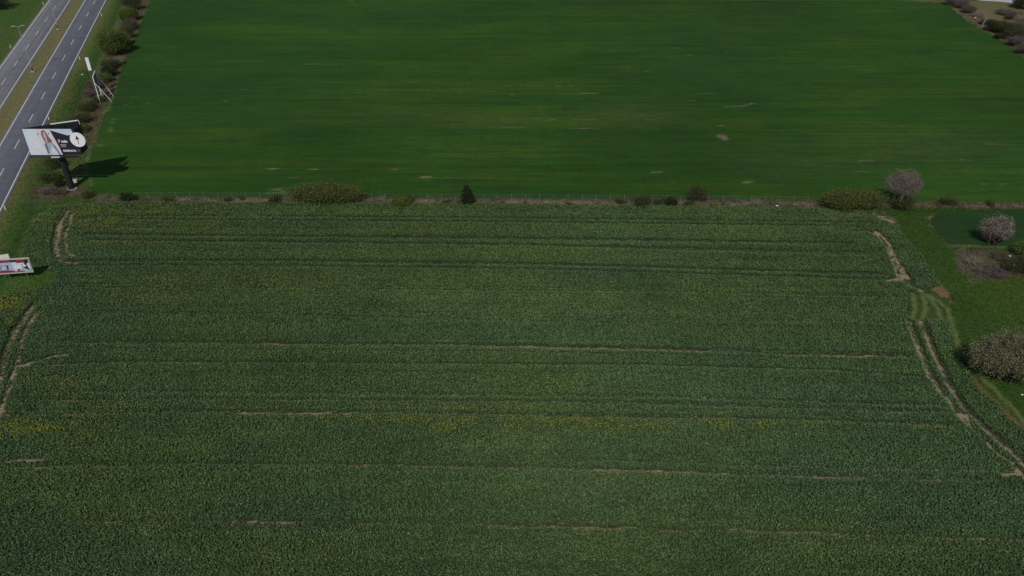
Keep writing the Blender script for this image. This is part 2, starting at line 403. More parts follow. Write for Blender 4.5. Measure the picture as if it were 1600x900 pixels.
    cx, cy = P(1610, 470); k = 1 - sstep(4, 14, np.hypot(x - cx, (y - cy) * .7)); c = mix(c, [.055, .098, .012], k * .7)
    return c
def ground_z(X, Y):
    o = road_off(X, Y)
    z = -0.55 * np.exp(-((o - 6.2) / 1.3) ** 2) * sstep(110, 150, Y) * (1 - sstep(330, 350, Y))
    z = z - .12 * np.exp(-((o + wn * .96 + md * .48) / 1.8) ** 2) * (Y < 420)
    return z
def axis(a, b, step, far):
    core = np.arange(a, b + 1e-6, step); out = []; d = step * 2; p = b
    while p < far: p += d; out.append(p); d *= 1.35
    lo = []; d = step * 2; p = a
    while p > -far: p -= d; lo.append(p); d *= 1.35
    return np.array(lo[::-1] + list(core) + out)
m_ground = attr_ground('meadow', [(0.9, (1, 1, 1), .22, 6), (5.0, (1, 1, 1), .30, 4)], bump=1.0, bump_scale=2.2)
g = grid_sheet('ground', axis(-185, 130, .62, 3500), axis(62, 350, .62, 3500), ground_z, ground_col, m_ground)
tag(g, kind='structure')

# wheat field
WLINES = [([(780, 134), (900, 135)], .22, .7), ([(765, 147), (812, 148)], .22, .7), ([(886, 148), (912, 146), (935, 146)], .35, .7),
 ([(560, 140), (780, 143)], .15, .4), ([(690, 186), (850, 186)], .16, .5), ([(850, 187), (1030, 187.5)], .2, .7), ([(700, 200), (820, 199)], .16, .4), ([(880, 201), (935, 201)], .3, .6),
 ([(1134, 167), (1160, 166), (1176, 162)], .5, .8), ([(1075, 157), (1085, 157)], .4, .8), ([(1122, 197), (1130, 196)], .35, .7), ([(1158, 197), (1163, 197)], .3, .7),
 ([(1020, 269), (1034, 269)], .5, .9), ([(1163, 285), (1174, 284)], .6, .9), ([(1046, 284), (1052, 284)], .4, .6), ([(660, 277), (672, 277)], .6, .8), ([(672, 278), (790, 278)], .12, .4),
 ([(415, 264), (436, 264)], .4, .8), ([(485, 264), (494, 264)], .5, .9), ([(612, 265), (620, 265)], .3, .6), ([(455, 278), (474, 277)], .4, .7), ([(425, 296), (440, 297)], 1.3, .55), ([(420, 302), (450, 302)], .4, .5),
 ([(367, 140), (382, 140)], .4, .7), ([(230, 162), (240, 162)], .5, .8), ([(340, 157), (362, 158)], .25, .5), ([(472, 100), (525, 101)], .25, .5), ([(156, 177), (171, 170)], .8, .9), ([(178, 185), (172, 205)], .5, .5),
 ([(158, 228), (160, 224)], .7, .7), ([(195, 165), (205, 160)], .3, .4), ([(205, 130), (212, 130)], .3, .4), ([(1074, 87), (1081, 87)], .4, .8), ([(1052, 75), (1062, 75)], .3, .6), ([(1134, 82), (1138, 82)], .3, .6), ([(985, 19), (991, 19)], .4, .6),
 ([(1010, 111), (1013, 112)], .3, .5), ([(1340, 252), (1365, 251)], .35, .6), ([(1500, 250), (1520, 251)], .3, .6), ([(1330, 268), (1360, 268)], .2, .4), ([(1450, 269), (1600, 271)], .15, .6), ([(1530, 288), (1580, 288)], .25, .6), ([(1540, 225), (1600, 228)], .3, .3),
 ([(1090, 146), (1120, 146)], .15, .4), ([(480, 128), (600, 129)], .12, .3), ([(540, 2), (552, 0)], .6, .6)]
WL = [(PP(p), w, s) for p, w, s in WLINES]
WPATCH = [(990, 178, 85, 22, .42), (1230, 255, 110, 26, .30), (1450, 235, 160, 40, .28), (760, 190, 130, 12, .22), (600, 180, 200, 10, .12), (1560, 130, 60, 20, .15)]
def wheat_col(x, y):
    a = np.array([.0265, .078, .0085]); bb = np.array([.037, .084, .0085]); cc = np.array([.0195, .064, .0115])
    n = fbm(x / 45, y / 6, 21, 3); n2 = fbm(x / 14, y / 1.3, 41, 3); n3 = fbm(x / 60, y / 30, 51, 3)
    def mix(c, k, t): return c * (1 - t[:, None]) + np.asarray(k)[None, :] * t[:, None]
    c = np.repeat(a[None, :], len(x), 0)
    c = mix(c, bb, sstep(.42, .68, n)); c = mix(c, cc, sstep(.5, .74, n2) * .7); c = mix(c, cc, sstep(.48, .7, n3) * .6)
    c = c * (1 + (vnoise(x / 24 + .3 * vnoise(x / 9, y / 2, 5), y / .9, 63)[:, None] - .5) * .13); c = c * (1 + (fbm(x / 5, y / 3, 67, 3)[:, None] - .5) * .22)
    c = c * (.96 + (vnoise(x / 70, y / .45, 68)[:, None] - .5) * .12); c = c * (1 + (fbm(x / 50, y / 35, 69, 2)[:, None] - .5) * .4); c = c * (1 + (fbm(x / 16, y / 12, 70, 3)[:, None] - .5) * .25)
    for q0 in range(150, 340, 21):
        for dq in (0, 1.9):
            yy_ = q0 + dq + .012 * x + (vnoise(x / 20, x * 0, q0) - .5) * .5; k_ = (1 - sstep(.15, .45, np.abs(y - yy_))) * (vnoise(x / 12, y / 8, 19 + q0) > .3); c = c * (1 - .16 * k_[:, None])
    d = y * cT + CAM_H * sT; u = 800 + F_PX * x / d; v = 450 + F_PX * (CAM_H * cT - y * sT) / d
    sp = vnoise(x / 1.3, y / .5, 71); sp2 = fbm(x / 9, y / .8, 73, 2)
    for (cu, cv, ru, rv, s) in WPATCH:
        q = np.exp(-(((u - cu) / ru) ** 2 + ((v - cv) / rv) ** 2) * 1.2)
        c = mix(c, [.105, .105, .05], np.clip(q * s * .8 * (sp2 * 1.6) * (.1 + 1.3 * sp), 0, 1))
    for pts, w, s in WL:
        ar = np.array(pts); m = (x > ar[:, 0].min() - 4) & (x < ar[:, 0].max() + 4) & (y > ar[:, 1].min() - 4) & (y < ar[:, 1].max() + 4)
        if not m.any(): continue
        dd = pdist(x[m], y[m] + (sp[m] - .5) * .3, pts); k = (1 - sstep(w * .4, w * 1.1 + .22, dd)) * s * .7 * sstep(.35, .75, sp[m] * .6 + sp2[m] * .4)
        c[m] = mix(c[m], [.27, .24, .145], k)
    px, py = P(1130, 215); k = (1 - sstep(.8, 1.5, np.abs(x - px + (y - py) * .25) + (sp2 - .5))) * (1 - sstep(1.2, 2.2, np.abs(y - py) + (sp - .5))); c = mix(c, [.19, .15, .10], k * .75)
    # the pale worn edge beside the hedge
    e = pdist(x, y, WHEAT[:11]); c = mix(c, [.17, .17, .085], (1 - sstep(.1, .8, e)) * .8 * (sp2 > .35))
    return c
m_wheat = attr_ground('wheat_cover', [(1.0, (.05, .8, 1), .10, 5), (1.0, (.3, 1.6, 1), .15, 6), (2.4, (1, 1, 1), .16, 4), (1.0, (.9, .03, 1), .06, 3)], bump=.7, bump_scale=1.6, stretch=(.5, 2.0, 1))
w_xs = np.arange(-160, 245, .8); w_ys = np.concatenate([np.arange(155, 240, .33), np.arange(240, 330, .5)])
w = grid_sheet('wheat_field', w_xs, w_ys, lambda X, Y: np.full(X.shape, .05) + (vnoise(X / 4, Y / 1.5, 9) - .5) * .05, wheat_col, m_wheat, keep=lambda x, y: inpoly(x + (fbm(x / 2, y / 2, 3, 2) - .5) * 2.4, y + (fbm(x / 3, y / 2, 6, 2) - .5) * 1.4, WHEAT))
tag(w, kind='structure')

def dark_col(x, y):
    n = fbm(x / 12, y / 2, 8, 3)[:, None]
    return np.array([.019, .053, .0125])[None, :] * (.85 + .35 * n)
dk = grid_sheet('green_field', np.arange(60, 150, .6), np.arange(130, 160, .5), lambda X, Y: np.full(X.shape, .05), dark_col,
                attr_ground('young_cereal', [(1.0, (.08, 1.4, 1), .15, 5), (3, (1, 1, 1), .18, 4)], bump=.7, bump_scale=2, stretch=(.5, 2, 1)), keep=lambda x, y: inpoly(x, y, DARKF))
tag(dk, kind='structure')

# soil under the rapeseed
def soil_col(x, y):
    n = fbm(x / 1.5, y / 1.5, 15, 3)[:, None]
    b, low = bare_amount(x, y)
    green = np.array([.055, .075, .032]); soil = np.array([.30, .23, .15])
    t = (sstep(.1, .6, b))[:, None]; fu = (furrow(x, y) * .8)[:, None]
    green = green * (1 - fu) + np.array([.045, .040, .028]) * fu  # shade on the furrow floor, painted as darker soil
    return (green * (1 - t) + soil * t) * (.8 + .4 * n)
m_soil = attr_ground('tilled_soil', [(2.5, (1, 1, 1), .25, 5), (9, (1, 1, 1), .2, 3)], bump=1.0, bump_scale=4)
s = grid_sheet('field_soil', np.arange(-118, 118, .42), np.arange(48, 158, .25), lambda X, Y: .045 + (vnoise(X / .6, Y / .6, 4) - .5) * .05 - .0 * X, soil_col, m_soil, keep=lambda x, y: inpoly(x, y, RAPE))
tag(s, kind='structure')

# rapeseed plants: one mesh nobody could count
def rape():
    rng = np.random.default_rng(4); sp = .246
    xs = np.arange(-112, 112, sp); ys = np.arange(52, 157, sp)
    X, Y = np.meshgrid(xs, ys); X = X.ravel() + rng.uniform(-.5, .5, X.size) * sp; Y = Y.ravel() + rng.uniform(-.5, .5, Y.size) * sp
    lim = (Y * cT + CAM_H * sT) * 800 / F_PX + 9
    k = (np.abs(X) < lim); X, Y = X[k], Y[k]
    e = (vnoise(X / 1.5, Y / 1.5, 61) - .5) * 1.2
    k = inpoly(X + e, Y + e * .5, RAPE); X, Y = X[k], Y[k]
    b, low = bare_amount(X, Y); k = rng.uniform(0, 1, X.size) > b * 1.22; X, Y, b, low = X[k], Y[k], b[k], low[k]
    fu = furrow(X, Y); k = rng.uniform(0, 1, X.size) > fu * .8; X, Y, b, low, fu = X[k], Y[k], b[k], low[k], fu[k]
    yel = yellow_amount(X, Y)
    n = len(X); print('rape plants', n)
    tall = .46 + .16 * fbm(X / 1.1, Y / 1.6, 17, 2) + .10 * rng.uniform(-1, 1, n)
    tall *= (1 - .62 * np.clip(low, 0, 1)) * (1 - .5 * np.clip(b * 1.5, 0, 1))
    tall *= 1 - .6 * fu
    # colour of each plant
    blue = np.array([.082, .152, .064]); green = np.array([.102, .165, .050]); ol = np.array([.165, .185, .028]); dark = np.array([.062, .118, .048])
    t1 = sstep(.15, .75, fbm(X / 26, Y / 9, 23, 4))[:, None]; t2 = sstep(.5, .75, fbm(X / 12, Y / 5, 29, 3))[:, None]
    c = blue * (1 - t1) + green * t1; c = c * (1 - t2 * .5) + dark * t2 * .5
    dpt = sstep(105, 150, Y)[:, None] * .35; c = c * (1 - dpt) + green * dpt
    ty = np.clip(yel * 1.35, 0, .85)[:, None]; c = c * (1 - ty) + ol * ty
    lt = np.clip(low * .38, 0, .45)[:, None]; c = c * (1 - lt) + np.array([.20, .215, .115]) * lt
    c *= (.82 + .40 * fbm(X / 38, Y / 22, 37, 2) + .22 * (fbm(X / 4, Y / 2.0, 39, 2) - .5))[:, None]
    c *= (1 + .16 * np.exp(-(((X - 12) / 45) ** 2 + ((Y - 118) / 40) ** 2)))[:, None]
    c *= (1 + (fbm(X / 50, Y / .9, 83, 2) - .5) * .30)[:, None]
    fc = np.clip(fu * .7, 0, .7)[:, None]; c = c * (1 - fc) + np.array([.036, .062, .028]) * fc  # leaves inside the furrows darkened to paint in shade
    c *= rng.uniform(.80, 1.22, n)[:, None]
    NL = 8
    Vs = []; Cs = []
    for l in range(NL):
        az = rng.uniform(0, 2 * math.pi, n); up = rng.uniform(.05, 1.15, n) if l < 5 else rng.uniform(.7, 1.45, n)
        L = rng.uniform(.13, .26, n); wd = L * rng.uniform(.30, .5, n); zb = tall * rng.uniform(.25, .75, n) if l < 5 else tall * rng.uniform(.6, .85, n)
        ca, sa = np.cos(az), np.sin(az); ch, sh = np.cos(up), np.sin(up)
        r0 = rng.uniform(0, .06, n)
        base = np.c_[X + ca * r0, Y + sa * r0, .03 + zb]
        tip = base + np.c_[ca * ch * L, sa * ch * L, sh * L * .8]
        mid = base * .5 + tip * .5 + np.c_[np.zeros(n), np.zeros(n), L * .16]
        sd_ = np.c_[-sa * wd, ca * wd, rng.uniform(-.3, .3, n) * wd]
        Vs.append(np.stack([base, mid + sd_, tip, mid - sd_], 1))
        cl = c * rng.uniform(.86, 1.18, n)[:, None]
        Cs.append(cl)
    V = np.concatenate(Vs).reshape(-1, 3); C = np.concatenate(Cs)
    # flower heads where the photo shows yellow
    fk = np.where(rng.uniform(0, 1, n) < np.clip(yel * .85, 0, .6))[0]
    sp_ = np.where(rng.uniform(0, 1, n) < .0012)[0]; fk = np.unique(np.concatenate([fk, sp_]))
    FV = []; FC = []
    for r in range(3):
        m = len(fk); cx = X[fk] + rng.uniform(-.08, .08, m); cy = Y[fk] + rng.uniform(-.08, .08, m); cz = tall[fk] + rng.uniform(.12, .24, m)
        q = rng.uniform(.02, .05, m); a = rng.uniform(0, 3, m)
        dx, dy = np.cos(a) * q, np.sin(a) * q
        FV.append(np.stack([np.c_[cx - dx, cy - dy, cz - q * .6], np.c_[cx + dy, cy - dx, cz], np.c_[cx + dx, cy + dy, cz + q * .6], np.c_[cx - dy, cy + dx, cz]], 1))
        FC.append(np.array([.46, .45, .04])[None, :] * rng.uniform(.6, 1.1, m)[:, None])
    V = np.concatenate([V, np.concatenate(FV).reshape(-1, 3)]); C = np.concatenate([C] + FC)
    Fq = np.arange(len(V)).reshape(-1, 4)
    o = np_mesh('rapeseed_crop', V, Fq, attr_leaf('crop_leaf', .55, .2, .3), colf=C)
    tag(o, 'dense blue-green rapeseed crop with worn wheel tracks filling the lower field', 'crop', kind='stuff')
rape()

# grass tufts
def tufts(name, label, cat, regions, dens, colf, hgt, seed, wd=.05, nb=4, mat='grass_blade', excl=()):
    rng = np.random.default_rng(seed); XS = []; YS = []
    for (x0, x1, y0, y1) in regions:
        m = int((x1 - x0) * (y1 - y0) * dens); XS.append(rng.uniform(x0, x1, m)); YS.append(rng.uniform(y0, y1, m))
    X = np.concatenate(XS); Y = np.concatenate(YS)
    k = np.ones(len(X), bool)
    for f in excl: k &= ~f(X, Y)
    X, Y = X[k], Y[k]; n = len(X); print(name, n)
    Z = ground_z(X, Y); c = colf(X, Y) * rng.uniform(.7, 1.35, n)[:, None]
    Vs = []; Cs = []
    for l in range(nb):
        az = rng.uniform(0, 6.28, n); h = hgt * rng.uniform(.5, 1.3, n); ln = h * rng.uniform(.2, .9, n)
        ox = rng.uniform(-.12, .12, n); oy = rng.uniform(-.12, .12, n); ca, sa = np.cos(az), np.sin(az)
        b = np.c_[X + ox, Y + oy, Z]; t = b + np.c_[ca * ln, sa * ln, h]; s_ = np.c_[-sa * wd, ca * wd, 0 * az]
        Vs.append(np.stack([b - s_, b + s_, t], 1)); Cs.append(c * rng.uniform(.8, 1.2, n)[:, None])
    V = np.concatenate(Vs).reshape(-1, 3)
    o = np_mesh(name, V, np.arange(len(V)).reshape(-1, 3), attr_leaf(mat, .7, .25, .2), colf=np.concatenate(Cs))
    return tag(o, label, cat, kind='stuff')
ex_road = lambda x, y: (road_off(x, y) < .6)
ex_f = lambda x, y: inpoly(x, y, WHEAT) | inpoly(x, y, RAPE) | inpoly(x, y, DARKF)
tufts('grass', 'rough green grass on the verges and meadow around the fields', 'grass', [(-125, -60, 100, 170), (50, 125, 70, 160), (-140, -90, 170, 240), (-100, 125, 150, 162)], 5.0,
      lambda x, y: ground_col(x, y) * 1.05, .20, 5, .05, 4, excl=(ex_road, ex_f, lambda x, y: np.minimum.reduce([pdist(x, y, t) for t in TRACKS]) < .45, lambda x, y: np.abs(x) > (y * cT + 44) * .625 + 6))
def dry_mask(x, y): return ~((pdist(x, y, DRYSTRIP) < 1.3 + 1.2 * (fbm(x / 3, y / 3, 5, 2) - .4)) | inpoly(x, y, BRAMBLE) | (pdist(x, y, HEDGE) < 3.4) | ((pdist(x, y, WHEAT[19:25]) < 7) & ~inpoly(x, y, WHEAT))) | (vnoise(x / 2.5, y / 1.2, 99) < .28)
tufts('dry_grass', 'withered brown grass and bramble along the fence strip', 'dry grass', [(-112, 125, 150, 160), (75, 125, 118, 140), (-150, -95, 160, 330), (120, 215, 230, 330)], 8.0,
      lambda x, y: np.array([.19, .15, .10])[None, :] * (.6 + .8 * fbm(x / 2, y / 1, 44, 2))[:, None], .38, 6, .035, 5, mat='dry_blade', excl=(dry_mask,))

# ------------------------------------------------------------------ ROADS
def ribbon(name, xa, xb, z, mat, y=ROAD_Y, thick=None, parent=None):
    n = len(y); V = []
    for i in range(n): V += [(xa[i], y[i], z), (xb[i], y[i], z)]
    if thick:
        for i in range(n): V += [(xa[i] - .25, y[i], z - thick), (xb[i] + .25, y[i], z - thick)]
    Fq = [[2 * i, 2 * i + 1, 2 * i + 3, 2 * i + 2] for i in range(n - 1)]
    if thick:
        o = 2 * n
        Fq += [[o + 2 * i, 2 * i, 2 * i + 2, o + 2 * i + 2] for i in range(n - 1)] + [[2 * i + 1, o + 2 * i + 1, o + 2 * i + 3, 2 * i + 3] for i in range(n - 1)]
    return np_mesh(name, np.array(V), np.array(Fq), mat, parent=parent)
def asphalt(name, col, streak):
    m, t, b = newmat(name)
    b.inputs['Roughness'].default_value = .85; b.inputs['Specular IOR Level'].default_value = .3
    tc = t.nodes.new('ShaderNodeTexCoord'); mp = t.nodes.new('ShaderNodeMapping'); mp.inputs['Rotation'].default_value = (0, 0, rad(-15.8)); mp.inputs['Scale'].default_value = (1.1, .012, 1)
    # streaks follow the carriageway: rotate first, then stretch
    mp0 = t.nodes.new('ShaderNodeMapping'); mp0.inputs['Rotation'].default_value = (0, 0, rad(-15.8)); mp.inputs['Rotation'].default_value = (0, 0, 0)
    n1 = t.nodes.new('ShaderNodeTexNoise'); n1.inputs['Scale'].default_value = 1.3; n1.inputs['Detail'].default_value = 4
    n2 = t.nodes.new('ShaderNodeTexNoise'); n2.inputs['Scale'].default_value = .35; n2.inputs['Detail'].default_value = 6
    n3 = t.nodes.new('ShaderNodeTexNoise'); n3.inputs['Scale'].default_value = 14; n3.inputs['Detail'].default_value = 3
    t.links.new(tc.outputs['Object'], mp0.inputs[0]); t.links.new(mp0.outputs[0], mp.inputs[0]); t.links.new(mp.outputs[0], n1.inputs[0])
    t.links.new(tc.outputs['Object'], n2.inputs[0]); t.links.new(tc.outputs['Object'], n3.inputs[0])
    cur = None
    for nn, a in ((n1, streak), (n2, .10), (n3, .08)):
        mr = t.nodes.new('ShaderNodeMapRange'); mr.inputs[1].default_value = .3; mr.inputs[2].default_value = .7; mr.inputs[3].default_value = 1 - a; mr.inputs[4].default_value = 1 + a
        t.links.new(nn.outputs['Fac'], mr.inputs[0]); vm = t.nodes.new('ShaderNodeVectorMath'); vm.operation = 'SCALE'
        if cur is None: vm.inputs[0].default_value = col
        else: t.links.new(cur, vm.inputs[0])
        t.links.new(mr.outputs[0], vm.inputs['Scale']); cur = vm.outputs[0]
    t.links.new(cur, b.inputs['Base Color']); return m
white_line = paint('road_paint', (.62, .62, .60), .7, var=.18, scale=1.5)
tag(ribbon('road', xl - .55, xr + .45, .10, asphalt('asphalt_dark', (.132, .135, .16), .13), thick=.25), kind='structure')
tag(ribbon('road', fl - .75, fr + .45, .10, asphalt('asphalt_grey', (.185, .18, .20), .22), thick=.25), kind='structure')
mk = MB()
def strip(y0, y1, xc, w):
    a = np.interp([y0, y1], ROAD_Y, xc); b = len(mk.v)
    mk.v.extend([Vector((a[0] - w, y0, .112)), Vector((a[0] + w, y0, .112)), Vector((a[1] + w, y1, .112)), Vector((a[1] - w, y1, .112))])
    mk.f.append([b, b + 1, b + 2, b + 3]); mk.m.append(0)
for arr in (xl, xr, fl, fr):
    for i in range(len(ROAD_Y) - 1): strip(ROAD_Y[i], ROAD_Y[i + 1], arr, .13)
for arr_c, px in (((xl + xr) / 2, [4.4, 23.6, 44, 66.6, 93, 121, 152.6, 188.6, 229, 272]), ((fl + fr) / 2, [12.4, 32.4, 52.6, 74, 100, 128])):
    ys = sorted(P(0, v)[1] for v in px); per = (ys[-1] - ys[0]) / (len(ys) - 1); y = ys[0] - per * 5
    while y < 400:
        if y > 75: strip(y - per * .17, y + per * .17, arr_c, .11)
        y += per
tag(mk.build('road_markings', white_line), kind='structure')

# pale yard beyond the far right corner, and the drive to it
py = MB(); pts = PP([(1528, 1), (1562, 3), (1586, 5.5), (1594, 0), (1600, -30), (1480, -30), (1500, -6)])
b0 = len(py.v); py.v += [Vector((x, y, .06)) for x, y in pts]; py.f.append(list(range(len(pts)))[::-1] if False else list(range(len(pts)))); py.m.append(0)
tag(py.build('pavement', paint('pale_concrete', (.46, .44, .46), .9, var=.1, scale=.4)), kind='structure')

# ------------------------------------------------------------------ PLANTS
twig_m = attr_leaf('twig_bark', .85, 0.0, .15); leaf_m = attr_leaf('shrub_leaf', .6, .25, .2)
def prisms(A, B, ra, rb):
    """thin three-sided sticks A->B"""
    d = B - A; d /= np.linalg.norm(d, axis=1)[:, None] + 1e-9
    h = np.where(np.abs(d[:, 2:3]) > .9, np.array([[1., 0, 0]]), np.array([[0, 0, 1.]]))
    a = np.cross(d, h); a /= np.linalg.norm(a, axis=1)[:, None] + 1e-9; c = np.cross(d, a)
    V = []
    for O, r in ((A, ra), (B, rb)):
        for k in range(3):
            t = 2 * math.pi * k / 3; V.append(O + (a * math.cos(t) + c * math.sin(t)) * r[:, None])
    V = np.stack(V, 1); n = len(A); base = (np.arange(n) * 6)[:, None]
    Fq = np.concatenate([base + np.array([[k, (k + 1) % 3, 3 + (k + 1) % 3, 3 + k]]) for k in range(3)], 0)
    return V.reshape(-1, 3), Fq
def branching(rng, w, d, h, stems, levels=3, kids=5, r0=.06, upb=.9, spread=1.0, z0=0.0):
    """grows sticks from the ground into an ellipsoid w x d x h; returns stick list and tip list"""
    A = []; B = []; RA = []; RB = []
    pts = []; ph = rng.uniform(0, 6.28)
    for s_ in range(stems):
        a = rng.uniform(0, 6.28); rr = math.sqrt(rng.uniform(0, 1)) * .38 * spread
        p = np.array([math.cos(a) * rr * w * .5, math.sin(a) * rr * d * .5, z0])
        q = p + np.array([math.cos(a) * w * .12 * rng.uniform(.3, 1.2), math.sin(a) * d * .12 * rng.uniform(.3, 1.2), h * rng.uniform(.25, .42)])
        A.append(p); B.append(q); RA.append(r0); RB.append(r0 * .65); pts.append((q, q - p, r0 * .65))
    R = np.array([w * .5, d * .5, h * .52]); C0 = np.array([0, 0, h * .5 + z0 * .5])
    for lv in range(levels):
        nx = []
        for (p, dr, r) in pts:
            for k in range(kids):
                o = p - dr * rng.uniform(0, .75 if lv == 0 else .5)
                v = dr / (np.linalg.norm(dr) + 1e-6) + rng.normal(0, .75, 3); v[2] = abs(v[2]) * upb + .05 if lv < levels - 1 else v[2] * .8 + .25
                v /= np.linalg.norm(v) + 1e-6
                L = h * (.30, .22, .15, .1)[min(lv, 3)] * rng.uniform(.6, 1.2); q = o + v * L * np.array([w / h * .6 + .4, d / h * .6 + .4, 1]).clip(.5, 1.8)
                e = (q - C0) / R; ln = np.linalg.norm(e)
                an = math.atan2(q[1], q[0]); lim = .97 + .13 * math.sin(an * 3 + ph) + .09 * math.sin(an * 5 + q[2] * 1.7 + ph * 2) + rng.uniform(-.16, .12)
                if ln > lim: q = C0 + e / ln * lim * R
                if q[2] < .15: q[2] = .15
                A.append(o); B.append(q); RA.append(r); RB.append(r * .5); nx.append((q, q - p, r * .55))
        pts = nx
    tips = np.array([p for p, _, _ in pts])
    return np.array(A), np.array(B), np.array(RA), np.array(RB), tips
def leaves(rng, C0, n, size, spread, c1, c2, flat=.5):
    """n kite leaves around each centre"""
    m = len(C0) * n; c = np.repeat(C0, n, 0) + rng.normal(0, 1, (m, 3)) * np.asarray(spread)
    d = rng.normal(0, 1, (m, 3)); d[:, 2] *= flat; d /= np.linalg.norm(d, axis=1)[:, None]
    e = rng.normal(0, 1, (m, 3)); e -= (e * d).sum(1)[:, None] * d; e /= np.linalg.norm(e, axis=1)[:, None]
    L = size * rng.uniform(.6, 1.4, m)[:, None]
    V = np.stack([c - d * L * .5, c + e * L * .32, c + d * L * .5, c - e * L * .32], 1)
    t = rng.uniform(0, 1, m)[:, None]; tc = np.repeat(rng.uniform(0, 1, len(C0)), n)[:, None]; t = t * .5 + tc * .5
    col = np.asarray(c1) * (1 - t) + np.asarray(c2) * t; col = col * rng.uniform(.75, 1.3, m)[:, None]
    V[:, :, 2] = np.maximum(V[:, :, 2], .05)
    return V.reshape(-1, 3), col
KINDS = {
 # stems, levels, kids, stick radius, twig colour, leaves per tip, leaf size, leaf colours
 'willow':  dict(st=40, lv=2, kd=6, r=.05, tw=(.10, .085, .05), nl=11, ls=.22, c=((.060, .090, .020), (.155, .185, .040)), sp=.34),
 'dark':    dict(st=9, lv=2, kd=6, r=.06, tw=(.06, .05, .035), nl=22, ls=.22, c=((.022, .040, .014), (.045, .065, .02)), sp=.26),
 'green':   dict(st=12, lv=2, kd=7, r=.10, tw=(.09, .075, .05), nl=34, ls=.26, c=((.065, .090, .016), (.17, .20, .055)), sp=.50),
 'bare':    dict(st=16, lv=3, kd=5, r=.06, tw=(.125, .10, .085), nl=1, ls=.14, c=((.10, .085, .05), (.12, .11, .06)), sp=.3),
 'purple':  dict(st=16, lv=3, kd=5, r=.05, tw=(.14, .105, .11), nl=0, ls=.1, c=((.1, .1, .1), (.1, .1, .1)), sp=.3),
 'blond':   dict(st=16, lv=3, kd=5, r=.05, tw=(.27, .215, .16), nl=1, ls=.14, c=((.22, .19, .12), (.30, .26, .18)), sp=.3),
 'blossom': dict(st=14, lv=3, kd=5, r=.07, tw=(.11, .075, .06), nl=5, ls=.14, c=((.24, .20, .165), (.48, .42, .36)), sp=.2),
 'pale':    dict(st=16, lv=3, kd=6, r=.09, tw=(.10, .085, .055), nl=15, ls=.19, c=((.11, .13, .055), (.33, .335, .19)), sp=.30),
 'scrub':   dict(st=14, lv=3, kd=4, r=.04, tw=(.105, .08, .06), nl=6, ls=.2, c=((.035, .050, .016), (.095, .11, .035)), sp=.40),
}
def shrub(name, label, cat, u, v, w, h, d, kind, seed, group=None, z0=0.0):
    rng = np.random.default_rng(seed); K = KINDS[kind]; x, y = P(u, v)
    e = empty(name, (x, y, float(ground_z(np.array([x]), np.array([y]))[0])), label, cat, group)
    sc = max(.35, min(1.6, (w * d) ** .5 / 6.0)); st = max(5, int(K['st'] * sc)); lv = K['lv']
    if w < 3.2 and lv == 3: lv = 2
    A, B, RA, RB, tips = branching(rng, w, d, h, st, lv, K['kd'], K['r'] * min(1.3, h / 4 + .4), z0=z0)
    RA = np.maximum(RA, .014); RB = np.maximum(RB, .009)
    V, Fq = prisms(A, B, RA, RB); n = len(A)
    cf = np.array(K['tw'])[None, :] * np.tile(rng.uniform(.7, 1.35, n), 3)[:, None]
    np_mesh('branches', V, Fq, twig_m, colf=cf, parent=e)
    if K['nl']:
        if len(tips) > 1600: tips = tips[rng.permutation(len(tips))[:1600]]
        V, col = leaves(rng, tips, K['nl'] if lv == K['lv'] else K['nl'] * 2, K['ls'], K['sp'], *K['c'])
        np_mesh('foliage', V, np.arange(len(V)).reshape(-1, 4), leaf_m, colf=col, parent=e)
    return e

def conifer(name, label, u, v, w, h, seed):
    rng = np.random.default_rng(seed); x, y = P(u, v); e = empty(name, (x, y, 0), label, 'tree')
    t = MB().tube((0, 0, 0), (0, 0, h * .95), .13, .03, 7); t.build('trunk', paint('dark_bark', (.07, .05, .035), .9), e)
    n = 420; zz = rng.uniform(.05, 1, n) ** 1.15 * h; r = (1 - zz / h) ** .62 * w * .5 * (.85 + .3 * np.sin(zz * 5)) + .08; a = rng.uniform(0, 6.28, n); rr = r * rng.uniform(.45, 1.05, n)
    C0 = np.c_[np.cos(a) * rr, np.sin(a) * rr, zz]
    V, col = leaves(rng, C0, 10, .20, .13, (.018, .032, .014), (.040, .058, .022))
    np_mesh('crown', V, np.arange(len(V)).reshape(-1, 4), leaf_m, colf=col, parent=e)

G1 = 'bushes along the fence strip'
shrub('willow_bush', 'long yellow-green bush on the fence strip, left of the small dark conical tree', 'bush', 510, 316, 18.4, 5.3, 5.6, 'willow', 11, G1)
shrub('willow_bush', 'long yellow-green bush touching the bare grey tree at the right end of the fence', 'bush', 1329, 326, 15.2, 5.6, 6.0, 'willow', 12, G1)
conifer('conical_tree', 'small dark conical evergreen standing alone on the fence strip', 730, 318.5, 4.1, 4.2, 3)
shrub('bush', 'low yellow-green bush between the long bush and the dark conical tree', 'bush', 629, 321, 3.6, 2.1, 2.6, 'willow', 13, G1)
shrub('bush', 'dark rounded shrub leaning on the fence, right of the middle', 'bush', 1002, 321, 3.8, 2.5, 3.0, 'scrub', 14, G1)
shrub('bush', 'small dark green shrub just left of the ragged young tree by the fence', 'bush', 1047, 320, 2.2, 1.9, 2.0, 'dark', 15, G1)
shrub('young_tree', 'ragged green young tree rising above the wire fence', 'tree', 1088, 315, 4.0, 4.4, 3.0, 'scrub', 16)
shrub('bush', 'small dark round bush near the left end of the wire fence', 'bush', 203, 314, 3.2, 2.3, 2.8, 'dark', 17, G1)
shrub('bush', 'dark scrubby bush between the tall billboard pole and the small round bush', 'bush', 143, 307, 2.9, 1.9, 2.6, 'scrub', 18, G1)
